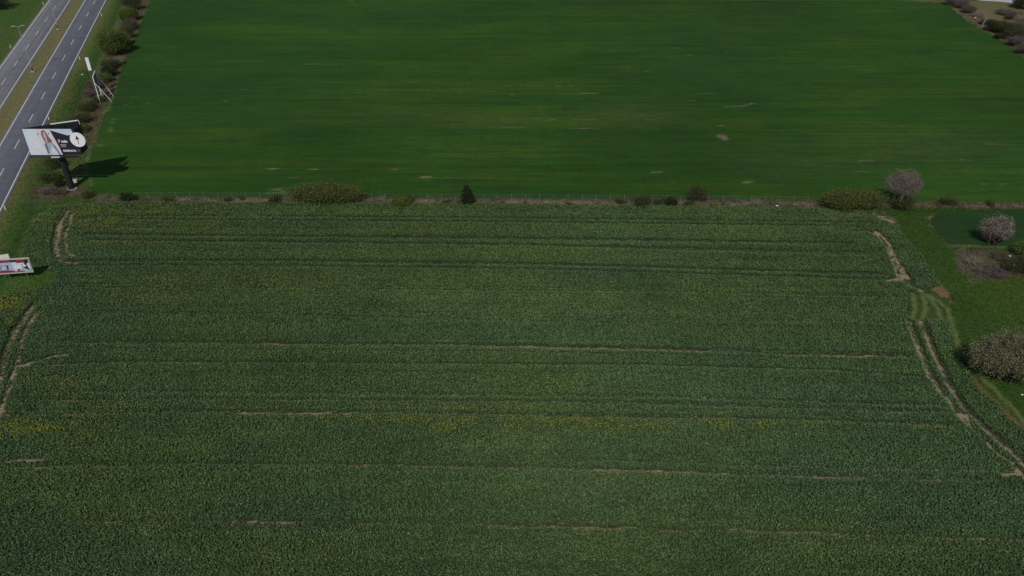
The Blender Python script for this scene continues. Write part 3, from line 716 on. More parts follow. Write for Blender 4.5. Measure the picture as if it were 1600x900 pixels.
shrub('bush', 'small grey-green bush on the strip right of the bare grey tree', 'bush', 1480, 320, 2.9, 2.1, 2.4, 'scrub', 19, G1)
shrub('bush', 'low dark shrub at the foot of the bare grey tree', 'bush', 1412, 326, 5.2, 3.0, 3.8, 'scrub', 20, G1)
shrub('bush', 'tiny brown bush on the dry strip midway along the fence', 'bush', 890, 319.5, 1.6, 1.0, 1.5, 'bare', 21, G1)

# ragged weeds and twigs along the fence strip: four built, the rest copied
G4 = 'small brown weed clumps along the fence strip'
wr = random.Random(5); wp = []; seg_n = {}
ORD = ['first', 'second', 'third', 'fourth', 'fifth', 'sixth', 'seventh', 'eighth', 'ninth', 'tenth', 'eleventh', 'twelfth']
LM = [(0, 'from the left, between small round bush and left long bush'), (512, 'from the left, between left long bush and conical tree'), (730, 'from the left, between conical tree and dark rounded shrub'),
      (1002, 'from the left, between dark rounded shrub and young tree'), (1088, 'from the left, between young tree and right long bush'), (1330, 'from the left, right of the bare grey tree')]
for i in range(46):
    u = 225 + i * 30 + wr.uniform(-13, 13); kd = ('bare', 'scrub', 'blond', 'purple')[i % 4]
    if any(abs(u - q) < w_ for q, w_ in ((510, 70), (1330, 62), (1403, 30), (730, 20), (1002, 18), (1047, 12))): continue
    v = float(np.interp(u, [215, 430, 800, 1270, 1600], [312, 313, 315.5, 319, 321])) + wr.uniform(-2, 3.0)
    seg = [q for q in LM if q[0] <= u][-1]; seg_n[seg[1]] = seg_n.get(seg[1], 0) + 1
    lb = ('%s brown weed clump %s' % (ORD[seg_n[seg[1]] - 1], seg[1]))
    if len(wp) < 4: wp.append(shrub('weed_clump', lb, 'weeds', u, v, 2.2, 1.0, 1.6, kd, 400 + i, G4))
    else:
        x, y = P(u, v); src = wp[wr.randrange(4)]; e = src.copy(); COL.objects.link(e); e['label'] = lb; e.location = (x, y, 0); e.rotation_euler = (0, 0, wr.uniform(0, 6.28)); q = wr.uniform(.45, 1.25); e.scale = (q * wr.uniform(.8, 1.5), q, q * wr.uniform(.7, 1.3))
        for ch in list(src.children):
            d_ = ch.copy(); COL.objects.link(d_); d_.parent = e
# bare tree with pale trunk
def bare_tree(u, v, w, h, seed):
    rng = np.random.default_rng(seed); x, y = P(u, v); e = empty('bare_tree', (x, y, 0), 'bare grey tree with a pale trunk at the right end of the long bush', 'tree')
    t = MB(); t.tube((0, 0, 0), (.35, 0, h * .32), .17, .13, 8).tube((.35, 0, h * .32), (.9, .1, h * .7), .13, .05, 7).tube((.2, 0, h * .2), (-.9, .2, h * .6), .1, .04, 7)
    t.build('trunk', paint('pale_bark', (.42, .39, .35), .8, var=.3, scale=2), e)
    A, B, RA, RB, tips = branching(rng, w, w * .9, h * .86, 13, 3, 6, .06, z0=h * .22)
    V, Fq = prisms(A, B, np.maximum(RA, .016), np.maximum(RB, .010))
    cf = np.array([.20, .165, .145])[None, :] * np.tile(rng.uniform(.7, 1.3, len(A)), 3)[:, None]
    np_mesh('branches', V, Fq, twig_m, colf=cf, parent=e)
bare_tree(1402, 326, 7.8, 9.6, 31)

# right side
shrub('blossom_tree', 'rounded pinkish-white blossoming tree on the edge of the dark green field', 'tree', 1549, 382, 5.9, 7.4, 5.0, 'blossom', 41)
shrub('bush', 'big pale olive blossoming bush standing alone on the meadow at the right edge', 'bush', 1569, 590, 10.8, 9.0, 8.0, 'pale', 42)
shrub('bush', 'dark olive thicket beside the brown brambles, cut by the right edge', 'bush', 1607, 425, 8.5, 3.6, 5.0, 'scrub', 43)
shrub('bush', 'second olive thicket just above the brown brambles at the right edge', 'bush', 1603, 398, 5.5, 2.8, 3.5, 'willow', 44)
shrub('bramble_patch', 'low purplish-grey bare bramble patch below the blossoming tree', 'bramble', 1548, 428, 9.5, 1.4, 5.0, 'purple', 45, 'bare brambles on the right')
shrub('bramble_patch', 'pale withered bramble patch on the left of the purplish brambles', 'bramble', 1520, 410, 4.5, 1.0, 4.0, 'blond', 46, 'bare brambles on the right')
shrub('bramble_patch', 'small brown bramble patch right under the blossoming tree', 'bramble', 1562, 404, 5.5, .9, 3.5, 'bare', 47, 'bare brambles on the right')

# hedge between the road verge and the wheat
G2 = 'hedge shrubs between the road verge and the wheat'
shrub('hedge_tree', 'large round yellow-green tree in the hedge beside the road', 'tree', 181, 84, 9.6, 9.6, 8.5, 'green', 51)
HS = [(194, 70, 4.5, 4.0, 5, 'willow', 'yellow-green shrub squeezed against the upper right of the round hedge tree'),
 (162, 128, 4.5, 2.6, 5, 'willow', 'green shrub just behind the white steel frame'),
 (126, 205, 4.0, 1.8, 4, 'willow', 'low green shrub hidden partly by the tall billboard'),
 (152, 160, 4.0, 1.2, 4, 'scrub', 'low scrub in front of the white steel frame'),
 (219, -3, 7, 5.5, 6, 'blond', 'pale bare shrub at the far top of the roadside hedge'),
 (208, 16, 7.5, 6.5, 7, 'scrub', 'tall brown shrub in the hedge, second from the top'),
 (202, 32, 6.5, 5.2, 7, 'willow', 'yellowish green hedge shrub below the tall brown one'),
 (204, 46, 5.5, 4.4, 8, 'bare', 'brown leafless shrub just above the round green hedge tree'),
 (199, 60, 4.5, 4.6, 6, 'scrub', 'dark scrub tucked behind the round green hedge tree'),
 (184, 101, 4.2, 2.6, 4, 'blond', 'straw-coloured bare shrub below the round green hedge tree'),
 (174, 108, 4.5, 3.4, 5, 'scrub', 'dark tangled shrub left of the straw-coloured one'),
 (172, 119, 4.5, 3.2, 5, 'dark', 'low dark green shrub above the white steel frame'),
 (150, 138, 5.5, 3.2, 6, 'bare', 'brown leafless shrub at the foot of the white steel frame'),
 (142, 150, 5.0, 2.6, 5, 'purple', 'purplish bare shrub left of the white steel frame'),
 (137, 172, 4.6, 2.2, 5, 'scrub', 'low scrub between the steel frame and the tall billboard'),
 (132, 192, 4.4, 3.0, 4, 'scrub', 'dark scrub showing right behind the tall billboard'),
 (168, 150, 3.6, 1.4, 3, 'blond', 'low straw-coloured shrub between the legs of the steel frame'),
 (86, 262, 4.0, 3.2, 3.5, 'scrub', 'dark shrub just under the tall billboard, left of its pole'),
 (80, 282, 4.6, 2.4, 3.5, 'scrub', 'tangled shrub on the bank left of the billboard pole'),
 (75, 300, 4.6, 1.3, 3, 'purple', 'low purplish bramble below the billboard pole on the left'),
 (97, 303, 4.2, 1.0, 2.4, 'bare', 'low brown bramble in front of the billboard pole'),
 (95, 290, 1.8, 1.3, 1.6, 'dark', 'small dark shrub between two concrete blocks by the billboard pole'),
 (222, -14, 7, 6.5, 7, 'scrub', 'dark shrub at the very top of the roadside hedge')]
for i, (u, v, w_, h_, d_, k_, lab) in enumerate(HS): shrub('hedge_shrub', lab, 'shrub', u, v, w_, h_, d_, k_, 100 + i, G2)

G3 = 'shrubs beyond the top right corner of the wheat'
TRS = [(1487, 8, 6.5, 4.2, 6, 'purple', 'dark bare shrub at the top right corner of the wheat'),
 (1500, 13, 6.5, 4.6, 6, 'purple', 'purplish bare shrub, second from the corner of the wheat'),
 (1513, 20, 6, 3.6, 6, 'bare', 'brown bare shrub, third from the corner of the wheat'),
 (1527, 27, 4.5, 1.8, 4, 'blond', 'low straw-coloured scrub beside the thin leaning pole'),
 (1540, 38, 5, 2.6, 4, 'bare', 'brown scrub right of the thin leaning pole'),
 (1556, 50, 7.0, 5.0, 6, 'dark', 'dark green round bush overhanging the wheat edge'),
 (1566, 52, 7, 5.2, 6, 'scrub', 'olive thicket right of the dark round bush'),
 (1562, 60, 4, 2.2, 3, 'dark', 'small dark shrub below the dark round bush'),
 (1580, 60, 7, 5.0, 5, 'scrub', 'brown thicket near the right edge, above the bare shrubs'),
 (1586, 72, 6.5, 4.6, 5, 'purple', 'dark purplish bare shrub at the wheat edge on the right'),
 (1598, 84, 6.5, 4.4, 5, 'bare', 'lowest brown bare shrub on the right edge of the wheat'),
 (1570, 22, 10, 2.2, 9, 'purple', 'wide low purplish thicket in the rough meadow'),
 (1585, 30, 7, 3.6, 6, 'bare', 'brown thicket between the meadow and the pale tree'),
 (1596, 44, 7, 6.6, 6, 'blond', 'pale bare tree at the right edge above the thickets'),
 (1597, 14, 8, 7.0, 7, 'dark', 'dark evergreen tree beside the pale yard'),
 (1522, 0, 6, 3.0, 4, 'dark', 'small dark shrub at the left end of the pale yard'),
 (1610, 60, 7, 6.0, 6, 'bare', 'tall brown tree just at the right edge of the view')]
for i, (u, v, w_, h_, d_, k_, lab) in enumerate(TRS): shrub('thicket_shrub', lab, 'shrub', u, v, w_, h_, d_, k_, 200 + i, G3)
shrub('dark_tree', 'dark tree at the top left corner beyond the motorway', 'tree', -8, 14, 12, 9, 10, 'dark', 301)

# ------------------------------------------------------------------ FENCE
galv = paint('galvanised_steel', (.26, .27, .24), .5, .3, var=.15)
FL = [P(212, 313), P(430, 314), P(800, 316), P(1275, 320)]
fx = np.array([p[0] for p in FL]); fy = np.array([p[1] for p in FL])
fe = empty('wire_fence', (fx[0], fy[0], 0), 'long thin wire mesh fence with grey posts between the two fields', 'fence')
pm = None; xp = fx[0]; xs_f = []
rng = random.Random(8)
while xp < fx[-1]: xs_f.append(xp); xp += 2.96
for i, xx in enumerate(xs_f):
    yy = float(np.interp(xx, fx, fy))
    if pm is None:
        q = MB().tube((0, 0, 0), (0, 0, 1.95), .036, .032, 6).box((0, 0, 1.96), (.08, .08, .03)).build('post', galv, fe); pm = q
    else:
        q = pm.copy(); COL.objects.link(q); q.parent = fe
    q.location = (xx - fx[0], yy - fy[0], 0); q.rotation_euler = (rng.uniform(-.03, .03), rng.uniform(-.04, .04), rng.uniform(0, 1))
wm = MB()
for z, r in ((1.9, .011), (1.55, .006), (1.2, .006), (.85, .006), (.5, .006), (.15, .007)):
    for i in range(len(xs_f) - 1):
        a = Vector((xs_f[i] - fx[0], float(np.interp(xs_f[i], fx, fy)) - fy[0] - .05, z)); b = Vector((xs_f[i + 1] - fx[0], float(np.interp(xs_f[i + 1], fx, fy)) - fy[0] - .05, z))
        m_ = (a + b) / 2 - Vector((0, 0, .03)); wm.tube(a, m_, r, r, 4); wm.tube(m_, b, r, r, 4)
wm.build('wires', galv, fe)

# ------------------------------------------------------------------ LAMP POSTS
lamp_m = paint('lamp_steel', (.42, .43, .43), .45, .3); glass_m = paint('lamp_glass', (.7, .7, .68), .3); conc = paint('concrete', (.42, .39, .35), .9)
def lamp(u, v, lab):
    x, y = P(u, v); e = empty('street_lamp', (x, y, 0), lab, 'street lamp', 'double street lamps on the median', rad(15))
    MB().box((0, 0, .12), (.95, .95, .24)).build('footing', conc, e)
    MB().tube((0, 0, .24), (0, 0, 1.6), .17, .15, 10).build('pole_base', paint('dark_steel', (.06, .06, .065), .5), e)
    MB().tube((0, 0, 1.6), (0, 0, 13.3), .12, .07, 10).build('pole', lamp_m, e)
    for s_ in (-1, 1):
        MB().tube((0, 0, 13.25), (s_ * .9, 0, 13.5), .05, .04, 8).build('arm', lamp_m, e)
        hd = MB().box((s_ * 1.3, 0, 13.55), (1.0, .36, .13)).box((s_ * 1.2, 0, 13.64), (.55, .24, .07)).build('lamp_head', lamp_m, e)
        MB().box((s_ * 1.35, 0, 13.47), (.7, .26, .05)).build('lens', glass_m, hd)
lamp(51.5, 112.5, 'tall grey double-armed street lamp on the grass median, nearer one')
lamp(91, 46, 'tall grey double-armed street lamp on the grass median, at the top of the photo')

# delineator posts
dm = paint('marker_white', (.75, .75, .72), .6, var=.05); dbk = paint('marker_black', (.03, .03, .03), .6)
proto = None
for u, v, lab in ((9, 328, 'white roadside marker post nearest the small billboard'), (77, 188, 'white roadside marker post just above the tall billboard'),
               (125, 93, 'white roadside marker post level with the white sign panel'), (159, 25, 'white roadside marker post at the top of the near carriageway'),
               (17, 75, 'white marker post left of the far carriageway'), (68, 7, 'white marker post at the top left of the far carriageway')):
    x, y = P(u, v)
    if proto is None:
        e = empty('marker_post', (x, y, 0), lab, 'marker post', 'marker posts along the road'); proto = e
        MB().box((0, 0, .42), (.16, .12, .84)).box((0, 0, 1.0), (.16, .12, .14)).build('post', dm, e); MB().box((0, 0, .885), (.17, .13, .09)).build('band', dbk, e)
        kids_ = list(e.children)
    else:
        e = proto.copy(); COL.objects.link(e); e.location = (x, y, 0); e['label'] = lab
        for c_ in kids_:
            d_ = c_.copy(); COL.objects.link(d_); d_.parent = e

# ------------------------------------------------------------------ text helper
def text_mesh(s, size, name, mat, parent, x, z, y, bold=.0, align='LEFT', xs=1.0):
    cu = bpy.data.curves.new(name, 'FONT'); cu.body = s; cu.size = size; cu.extrude = .006; cu.offset = bold; cu.align_x = align
    tmp = bpy.data.objects.new('tmp', cu); COL.objects.link(tmp); bpy.context.view_layer.update()
    me = bpy.data.meshes.new_from_object(tmp.evaluated_get(bpy.context.evaluated_depsgraph_get()))
    bpy.data.objects.remove(tmp); me.name = name; me.transform(Matrix.Scale(xs, 4, (1, 0, 0)) if xs != 1 else Matrix())
    me.transform(Matrix.Rotation(math.pi / 2, 4, 'X')); me.materials.clear(); me.materials.append(mat)
    o = bpy.data.objects.new(name, me); COL.objects.link(o); o.parent = parent; o.location = (x, y, z); return o
def ell(cx, cz, rx, rz, n=24, rot=0.0):
    return [(cx + rx * math.cos(t) * math.cos(rot) - rz * math.sin(t) * math.sin(rot), cz + rx * math.cos(t) * math.sin(rot) + rz * math.sin(t) * math.cos(rot)) for t in [2 * math.pi * k / n for k in range(n)]]

# ------------------------------------------------------------------ TALL BILLBOARD
def big_billboard():
    bx, by = P(112.5, 295); e = empty('tall_billboard', (bx, by, 0), 'tall billboard on a thick black pole, showing a woman and a round arrow sign', 'billboard')
    blk = paint('billboard_black', (.018, .017, .022), .55, var=.2); steel = paint('billboard_steel', (.03, .03, .034), .5, .3)
    wht = paint('ad_white', (.66, .72, .80), .5, var=.04, scale=.8); pink = paint('ad_pink', (.72, .64, .72), .5, var=.04, scale=.8); blue = paint('ad_blue', (.55, .66, .78), .5, var=.05, scale=1)
    skin = paint('ad_skin', (.62, .44, .42), .5, var=.06); hair = paint('ad_hair', (.19, .13, .13), .5, var=.2); shirt = paint('ad_shirt', (.36, .43, .54), .5, var=.15, scale=2)
    shd = paint('ad_grey', (.17, .16, .21), .5, var=.2); nav = paint('ad_navy', (.022, .02, .032), .5, var=.1); pw = paint('ad_purewhite', (.85, .85, .86), .5, var=.02); red = paint('ad_red', (.6, .05, .09), .5)
    T = 14.3; Bz = 8.5; X0 = -5.65; X1 = 5.2; hgt = T - Bz
    MB().tube((0, 0, 0), (0, 0, 9.2), .68, .66, 24).build('pole', blk, e, smooth=False)
    MB().tube((0, 0, 0), (0, 0, .16), 1.05, 1.0, 20).build('footing', conc, e)
    # front face
    MB().box(((X0 + X1) / 2, -1.0, (T + Bz) / 2), (X1 - X0, .22, hgt)).build('front_panel', blk, e)
    f0 = -1.125; W_ = X1 - X0
    def L(p): return [(X0 + a * W_, Bz + b * hgt) for a, b in p]
    ad = MB()
    ad.plate(L([(.0, .0), (.30, 0), (.26, 1), (0, 1)]), f0, .01, 0)                   # pale blue left
    ad.plate(L([(.301, 0), (.62, 0), (.60, .3), (.52, .97), (.50, 1), (.261, 1)]), f0, .01, 1)  # pinkish behind the woman
    ad.plate(L([(.501, 1), (.93, 1), (.955, .78), (.82, .76), (.525, .955)]), f0, .01, 2)      # pale sky strip top right
    ad.plate(L([(.524, .955), (.82, .755), (.955, .775), (.995, 1), (.995, 0), (.622, 0), (.602, .3)][:2] + [(.955, .775), (.995, .775), (.995, 0), (.622, 0), (.602, .3)]), f0, .01, 3)
    f1 = f0 - .012
    ad.plate(L([(.34, .60), (.33, .78), (.345, .90), (.375, .955), (.41, .95), (.44, .86), (.46, .70), (.50, .55), (.49, .47), (.44, .50), (.40, .46), (.36, .50)]), f1, .01, 4)
    ad.plate(L([(.33, .42), (.36, .50), (.40, .47), (.47, .52), (.52, .42), (.56, .20), (.60, 0), (.40, 0), (.37, .1), (.35, .03), (.34, 0), (.335, .2)]), f1 + .002, .008, 5)
    ad.plate(L([(.335, .42), (.37, .48), (.385, .30), (.37, .08), (.345, .02), (.34, .2)]), f1 - .012, .008, 6)
    ad.plate(L([(.50, .44), (.53, .33), (.575, .06), (.59, .0), (.565, 0), (.535, .15), (.505, .30)]), f1 - .012, .008, 6)
    ad.plate(L([(.41, 0), (.41, .12), (.45, .30), (.48, .33), (.52, .20), (.55, 0)]), f1 - .013, .008, 2)
    ad.plate([(X0 + a * W_, Bz + b * hgt) for a, b in ell(.393, .75, .028, .15, 20)], f1 - .012, .008, 7)
    ad.plate(L([(.38, .50), (.41, .50), (.415, .62), (.385, .62)]), f1 - .011, .008, 7)
    ad.plate([(X0 + a * W_, Bz + b * hgt) for a, b in ell(.383, .78, .008, .012, 8)], f1 - .024, .008, 6)
    ad.plate([(X0 + a * W_, Bz + b * hgt) for a, b in ell(.405, .78, .008, .012, 8)], f1 - .024, .008, 6)
    ad.plate([(X0 + a * W_, Bz + b * hgt) for a, b in ell(.394, .675, .012, .010, 8)], f1 - .024, .008, 8)
    ad.plate(ell(X0 + .268 * W_, Bz + .80 * hgt, .13, .20, 12), f1, .008, 6); ad.plate(ell(X0 + .478 * W_, Bz + .82 * hgt, .13, .18, 12), f1, .008, 6)
    for (a0, b0, a1, b1) in ((.268, .83, .30, .985), (.478, .85, .54, .96), (.70, .87, .74, .985), (.03, .90, .06, .99)):
        ad.plate(L([(a0, b0), (a0 + .004, b0), (a1 + .004, b1), (a1, b1)]), f1, .008, 5)
    # faint pale lines of words on the left, too blurred to read in the photo
    for (a, b, wds) in ((.085, .60, (.06, .05, .03)), (.10, .43, (.04, .06)), (.115, .26, (.05, .04, .04))):
        for q in wds:
            n_ = int(q / .017)
            for k in range(n_):
                zz = hgt * (.085 if (k * 7 + n_) % 3 else .13)
                ad.box((X0 + (a + .006) * W_, f1 - .004, Bz + b * hgt + zz / 2), (.10, .01, zz), mi=9); a += .017
            a += .014
    for (b, a0, a1) in ((.395, .64, .755), (.335, .65, .745)):
        a = a0
        while a < a1: ad.box((X0 + a * W_, f1 - .004, Bz + b * hgt), (.10, .01, .17), mi=9); a += .0135 if int(a * 1000) % 5 else .02
    ad.build('printed_advert', [wht, pink, blue, nav, hair, shirt, shd, skin, red, pw], e)
    text_mesh('7 min', .86, 'lettering', pw, e, X0 + .612 * W_, Bz + .48 * hgt, f1, .03)
    text_mesh('SUPERNOVA', .56, 'lettering', pw, e, X0 + .655 * W_, Bz + .13 * hgt, f1, .02, xs=.86)
    MB().plate([(X0 + .96 * W_ + .28 * math.cos(t + .3) * (1 if k % 2 else .45), Bz + .165 * hgt + .28 * math.sin(t + .3) * (1 if k % 2 else .45)) for k, t in enumerate([2 * math.pi * i / 10 for i in range(10)])], f1, .01).build('emblem', red, e)
    # round arrow disc, standing proud and past the panel's right edge
    dc = MB(); dc.tube((X1 + .1, f0 - .03, Bz + .60 * hgt), (X1 + .1, f0 - .20, Bz + .60 * hgt), 1.58, 1.58, 40); dsc = dc.build('arrow_disc', pw, e)
    cx, cz = X1 + .1, Bz + .60 * hgt; ar = MB()
    ar.plate([(cx - .02, cz + 1.0), (cx + .42, cz + .05), (cx + .08, cz + .16), (cx + .06, cz - .95), (cx - .06, cz - .95), (cx - .06, cz + .16), (cx - .42, cz + .05)], f0 - .215, .01)
    ar.build('arrow', shd if False else nav, dsc)
    # catwalk and lights under the front
    MB().box((-.6, -1.55, Bz - .22), (10.2, .9, .10)).build('catwalk', steel, e)
    MB().box((-.05, -2.05, Bz - .12), (1.8, .25, .16)).build('floodlight', paint('lamp_housing', (.62, .63, .65), .5), e)
    # back face, opening as a V towards the right
    ang = rad(24); c_, s_ = math.cos(ang), math.sin(ang); Lb = 10.4; P0 = Vector((X0 + .1, -.72, 0)); mid = P0 + Vector((c_, s_, 0)) * Lb / 2
    MB().box((mid.x, mid.y, (T + Bz) / 2), (Lb, .2, hgt), rz=ang).build('back_panel', blk, e)
    nrm = Vector((-s_, c_, 0)); m2 = P0 + Vector((c_, s_, 0)) * Lb * .74 + nrm * .02
    MB().box((m2.x, m2.y, T + .06), (Lb * .5, .34, .12), rz=ang).build('top_capping', pw, e)
    en = P0 + Vector((c_, s_, 0)) * (Lb + .06); MB().box((en.x, en.y, T - .75), (.10, .28, 1.6), rz=ang).build('side_capping', pw, e)
    fr_ = MB()
    for zz in (T - .35, (T + Bz) / 2, Bz + .3):
        for k in (.28, .5, .72, .97):
            a = Vector((X0 + k * W_, -.86, zz)); b = P0 + Vector((c_, s_, 0)) * Lb * k; b.z = zz; fr_.tube(a, b, .07, .07, 6)
        fr_.tube((X0 + .2, -.82, zz), (X1 - .1, -.82, zz), .08, .08, 6)
    for k in (.28, .5, .72, .97):
        fr_.tube((X0 + k * W_, -.82, Bz), (X0 + k * W_, -.82, T), .08, .08, 6)
        b = P0 + Vector((c_, s_, 0)) * Lb * k; fr_.tube((b.x, b.y - .15, Bz), (b.x, b.y - .15, T), .08, .08, 6)
    a = Vector((X1 - .1, -.8, Bz)); b = P0 + Vector((c_, s_, 0)) * Lb * .97
    fr_.tube(a, (b.x, b.y, T), .07, .07, 6); fr_.tube((a.x, a.y, T), (b.x, b.y, Bz), .07, .07, 6)
    fr_.build('lattice', steel, e)
    MB().box((0, .1, 9.1), (9.0, .5, .6)).box((0, .1, 11.4), (.9, .9, 4.8)).build('support_beam', blk, e)
    MB().box((X1 - .1, .7, (T + Bz) / 2), (.12, 2.6, hgt - .3), rz=rad(4)).build('side_screen', blk, e)
big_billboard()
for i, (u, v, sx, lab) in enumerate(((90, 286, .9, 'small white concrete block left of the billboard pole'), (116, 284.5, 1.4, 'flat white concrete block right behind the billboard pole'))):
    x, y = P(u, v); o = MB().box((0, 0, .25), (sx, .8, .5)).box((0, 0, .53), (sx * .9, .7, .06)).build('concrete_block', paint('white_block', (.5, .5, .48), .9)); o.location = (x, y, 0); o.rotation_euler.z = .2 * i
    tag(o, lab, 'block', 'concrete blocks by the billboard pole')

# ------------------------------------------------------------------ SMALL BILLBOARD (lower left)
def small_billboard():
    x0, y0 = P(46, 437, 0); e = empty('small_billboard', (x0 - 1.8, y0 + .1, 0), 'small colourful roadside billboard on thin steel legs at the left edge', 'billboard', None, rad(8))
    fr_ = paint('frame_cream', (.55, .50, .42), .6); st = paint('leg_steel', (.20, .21, .20), .5, .3)
    Bz, hg = 1.5, 2.75; X0, X1 = -3.05, 2.75
    cols = [('c_blue', (.36, .45, .60)), ('c_white', (.72, .74, .76)), ('c_maroon', (.26, .03, .06)), ('c_navy', (.05, .05, .16)), ('c_black', (.03, .02, .02)), ('c_red', (.42, .05, .06)), ('c_teal', (.18, .33, .36)), ('c_lilac', (.50, .44, .66))]
    ms = [paint(n_, c_, .5, var=.12, scale=2) for n_, c_ in cols]
    MB().box(((X0 + X1) / 2, 0, Bz + hg / 2), (X1 - X0, .16, hg)).build('panel', paint('panel_back', (.25, .24, .23), .7), e)
    ad = MB(); W_ = X1 - X0
    def L(p): return [(X0 + a * W_, Bz + b * hg) for a, b in p]
    ad.plate(L([(.02, .04), (.98, .04), (.98, .96), (.02, .96)]), -.10, .01, 0)
    k = -.114
    ad.plate(L([(.02, .80), (.40, .80), (.40, .96), (.02, .96)]), k, .01, 2); ad.plate(L([(.41, .82), (.66, .80), (.66, .95), (.41, .96)]), k, .01, 4)
    ad.plate(L([(.62, .70), (.86, .74), (.86, .95), (.66, .95)]), k - .012, .01, 2); ad.plate(L([(.80, .30), (.95, .12), (.97, .95), (.87, .95), (.83, .60)]), k, .01, 4)
    ad.plate(L([(.92, .30), (.97, .14), (.97, .72), (.90, .62)]), k - .014, .01, 1)
    ad.plate(L([(.78, .45), (.86, .42), (.88, .50), (.82, .62), (.80, .74), (.77, .64)]), k - .024, .01, 1)
    ad.plate(L([(.46, .60), (.76, .60), (.76, .74), (.50, .76)]), k, .01, 1); ad.plate(L([(.50, .26), (.74, .28), (.74, .56), (.48, .56)]), k, .01, 1)
    ad.plate(L([(.745, .26), (.76, .26), (.76, .62), (.745, .62)]), k - .02, .01, 6)
    ad.plate(L([(.10, .24), (.33, .24), (.36, .58), (.10, .58)]), k, .01, 3); ad.plate(L([(.12, .28), (.29, .28), (.29, .54), (.12, .54)]), k - .013, .01, 1)
    ad.plate(ell(X0 + .155 * W_, Bz + .42 * hg, .18, .24, 14), k - .026, .01, 6); ad.plate(L([(.20, .3), (.22, .3), (.22, .52), (.20, .52)]), k - .026, .01, 7); ad.plate(L([(.25, .3), (.27, .3), (.26, .52), (.24, .5)]), k - .026, .01, 5)
    ad.plate(L([(.04, .05), (.40, .05), (.52, .10), (.40, .20), (.04, .22)]), k, .01, 2); ad.plate(L([(.40, .05), (.78, .05), (.74, .14), (.52, .12)]), k - .013, .01, 5)
    ad.plate(L([(.37, .28), (.47, .26), (.47, .50), (.38, .54)]), k, .01, 7); ad.plate(ell(X0 + .62 * W_, Bz + .20 * hg, .17, .2, 12), k - .028, .01, 4); ad.plate(ell(X0 + .54 * W_, Bz + .19 * hg, .17, .17, 12), k - .028, .01, 1)
    ad.plate(L([(.02, .24), (.08, .24), (.08, .76), (.02, .76)]), k, .01, 6); ad.plate(L([(.09, .62), (.34, .62), (.34, .76), (.09, .76)]), k, .01, 7)
    ad.build('printed_advert', ms, e)
    MB().box(((X0 + X1) / 2, -.02, Bz + hg + .05), (W_ + .2, .3, .10)).box(((X0 + X1) / 2, -.02, Bz - .05), (W_ + .2, .3, .10)).box((X0 - .05, -.02, Bz + hg / 2), (.10, .3, hg)).box((X1 + .05, -.02, Bz + hg / 2), (.10, .3, hg)).build('frame', fr_, e)
    for xx in (-1.6, 1.45): MB().tube((xx, .14, 0), (xx, .14, Bz + hg * .8), .07, .06, 8).build('leg', st, e)
    MB().tube((X0 + .3, .16, Bz - .3), (X1 - .3, .16, Bz - .3), .035, .035, 6).build('crossbar', st, e)
    bk = MB(); bk.box((-3.3, 1.5, Bz + hg / 2 + .1), (4.2, .14, hg), rz=rad(10)).build('rear_panel', paint('rear_white', (.75, .75, .72), .6, var=.05), e)
small_billboard()

# ------------------------------------------------------------------ STEEL FRAME BILLBOARD SEEN EDGE-ON, AND THE WHITE SIGN ABOVE IT
def steel_frame():
    A = Vector((*P(156.5, 160.5), 0)); B = Vector((*P(159.5, 151), 0)); C_ = Vector((*P(174.5, 158.5), 0)); D = Vector((*P(178, 151), 0)); Z = 7.2
    e = empty('billboard_frame', A, 'white steel billboard frame seen edge-on, propped by two long slanting struts', 'billboard')
    wm_ = paint('white_steel', (.72, .70, .64), .6, var=.1); o = Vector((0, 0, 0)); b = B - A; c = C_ - A; d = D - A; up = Vector((0, 0, Z))
    MB().tube(o, o + up, .15, .13, 8).build('post', wm_, e); MB().tube(b, b + up, .15, .13, 8).build('post', wm_, e)
    MB().tube(c, o + up * .78, .09, .09, 6).build('strut', wm_, e); MB().tube(d, b + up * .95, .07, .07, 6).build('strut', wm_, e)
    MB().tube(o + up, b + up, .14, .14, 6).build('top_beam', wm_, e); MB().tube(o + up * .42, b + up * .42, .06, .06, 6).build('lower_beam', wm_, e)
    pn = MB(); dr = b.normalized(); ang = math.atan2(dr.y, dr.x); m_ = (o + b) / 2 + up * .7; pn.box(m_, (b.length - .3, .10, Z * .54), rz=ang).build('panel', paint('panel_bluegrey', (.11, .14, .19), .6, var=.2), e)
steel_frame()
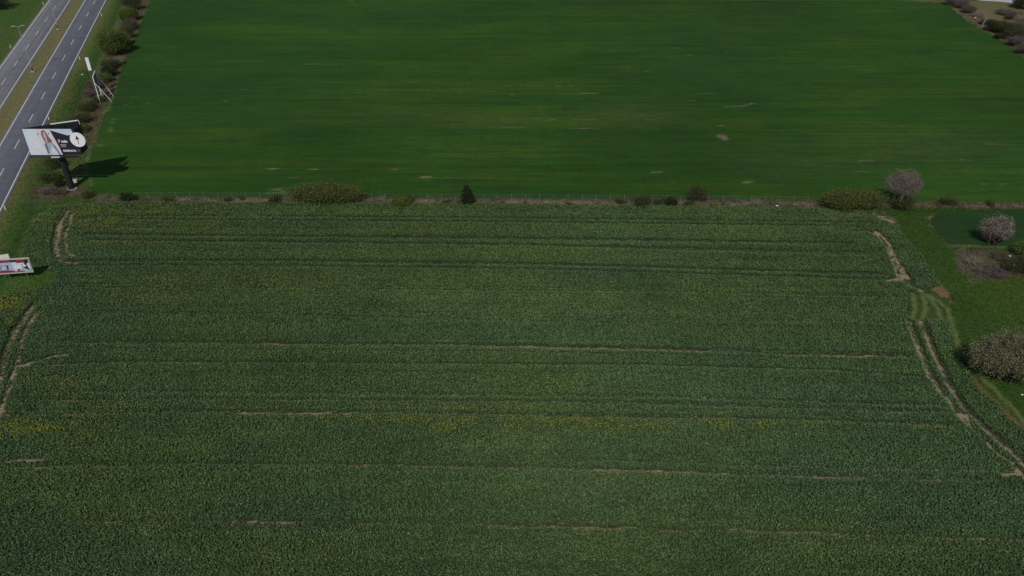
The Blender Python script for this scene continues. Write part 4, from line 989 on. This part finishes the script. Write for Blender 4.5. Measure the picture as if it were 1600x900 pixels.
def totem():
    x, y = P(152, 146); e = empty('roadside_sign', (-114.6, 218.5, 0), 'tall narrow blank white sign panel on two thin rods above the steel frame', 'sign', None, rad(4))
    wm_ = paint('sign_white', (.80, .80, .86), .5, var=.04); th = paint('rod_grey', (.28, .29, .27), .5, .3)
    MB().box((0, 0, 9.0), (.88, .22, 3.3)).build('panel', wm_, e)
    MB().box((0, 0, 10.69), (.96, .30, .08)).box((0, 0, 7.31), (.96, .30, .08)).build('frame', wm_, e)
    for s_ in (-.36, .36): MB().tube((s_, .05, 0), (s_, .05, 7.3), .05, .05, 8).build('rod', th, e)
    MB().box((0, 0, .1), (1.4, .8, .2)).build('footing', conc, e)
totem()

# thin leaning pole by the wheat corner
x, y = P(1533, 43); o = MB().tube((0, 0, 0), (.9, 0, 3.4), .06, .05, 8).box((.9, 0, 3.43), (.16, .16, .05)).build('leaning_pole', paint('pale_pole', (.55, .52, .46), .7)); o.location = (x, y, 0)
tag(o, 'thin pale pole leaning over the scrub at the far right corner of the wheat', 'pole')
def bag(u, v, lab, s_):
    import random as r_; r = r_.Random(int(u)); x, y = P(u, v); m = MB(); n = 8; rings = 5
    for k in range(rings):
        f = k / (rings - 1); rr = math.sin(math.pi * (f * .85 + .1)) * .35
        for j in range(n):
            t = 2 * math.pi * j / n; q = rr * r.uniform(.75, 1.2); m.v.append(Vector((math.cos(t) * q * 1.3, math.sin(t) * q, f * .35)))
    for k in range(rings - 1):
        for j in range(n): m.f.append([k * n + j, k * n + (j + 1) % n, (k + 1) * n + (j + 1) % n, (k + 1) * n + j]); m.m.append(0)
    m.f.append(list(range(n))[::-1]); m.m.append(0); m.f.append([(rings - 1) * n + j for j in range(n)]); m.m.append(0)
    o = m.build('litter_bag', paint('white_plastic', (.75, .75, .78), .4)); o.location = (x, y, 0); o.scale = (s_ * .5, s_ * .5, s_ * .5); tag(o, lab, 'litter', 'scattered white litter')
bag(1577, 401, 'white litter in the brambles beside the blossoming tree', 1.5); bag(1214, 322, 'white litter on the dry strip left of the right-hand long bush', 1.4)
bag(1524, 28, 'white litter left of the thin leaning pole', 1.7); bag(128.5, 117, 'white litter on the verge left of the steel frame', 1.3); bag(1597, 617, 'white litter on the grass below the big pale bush', .8)
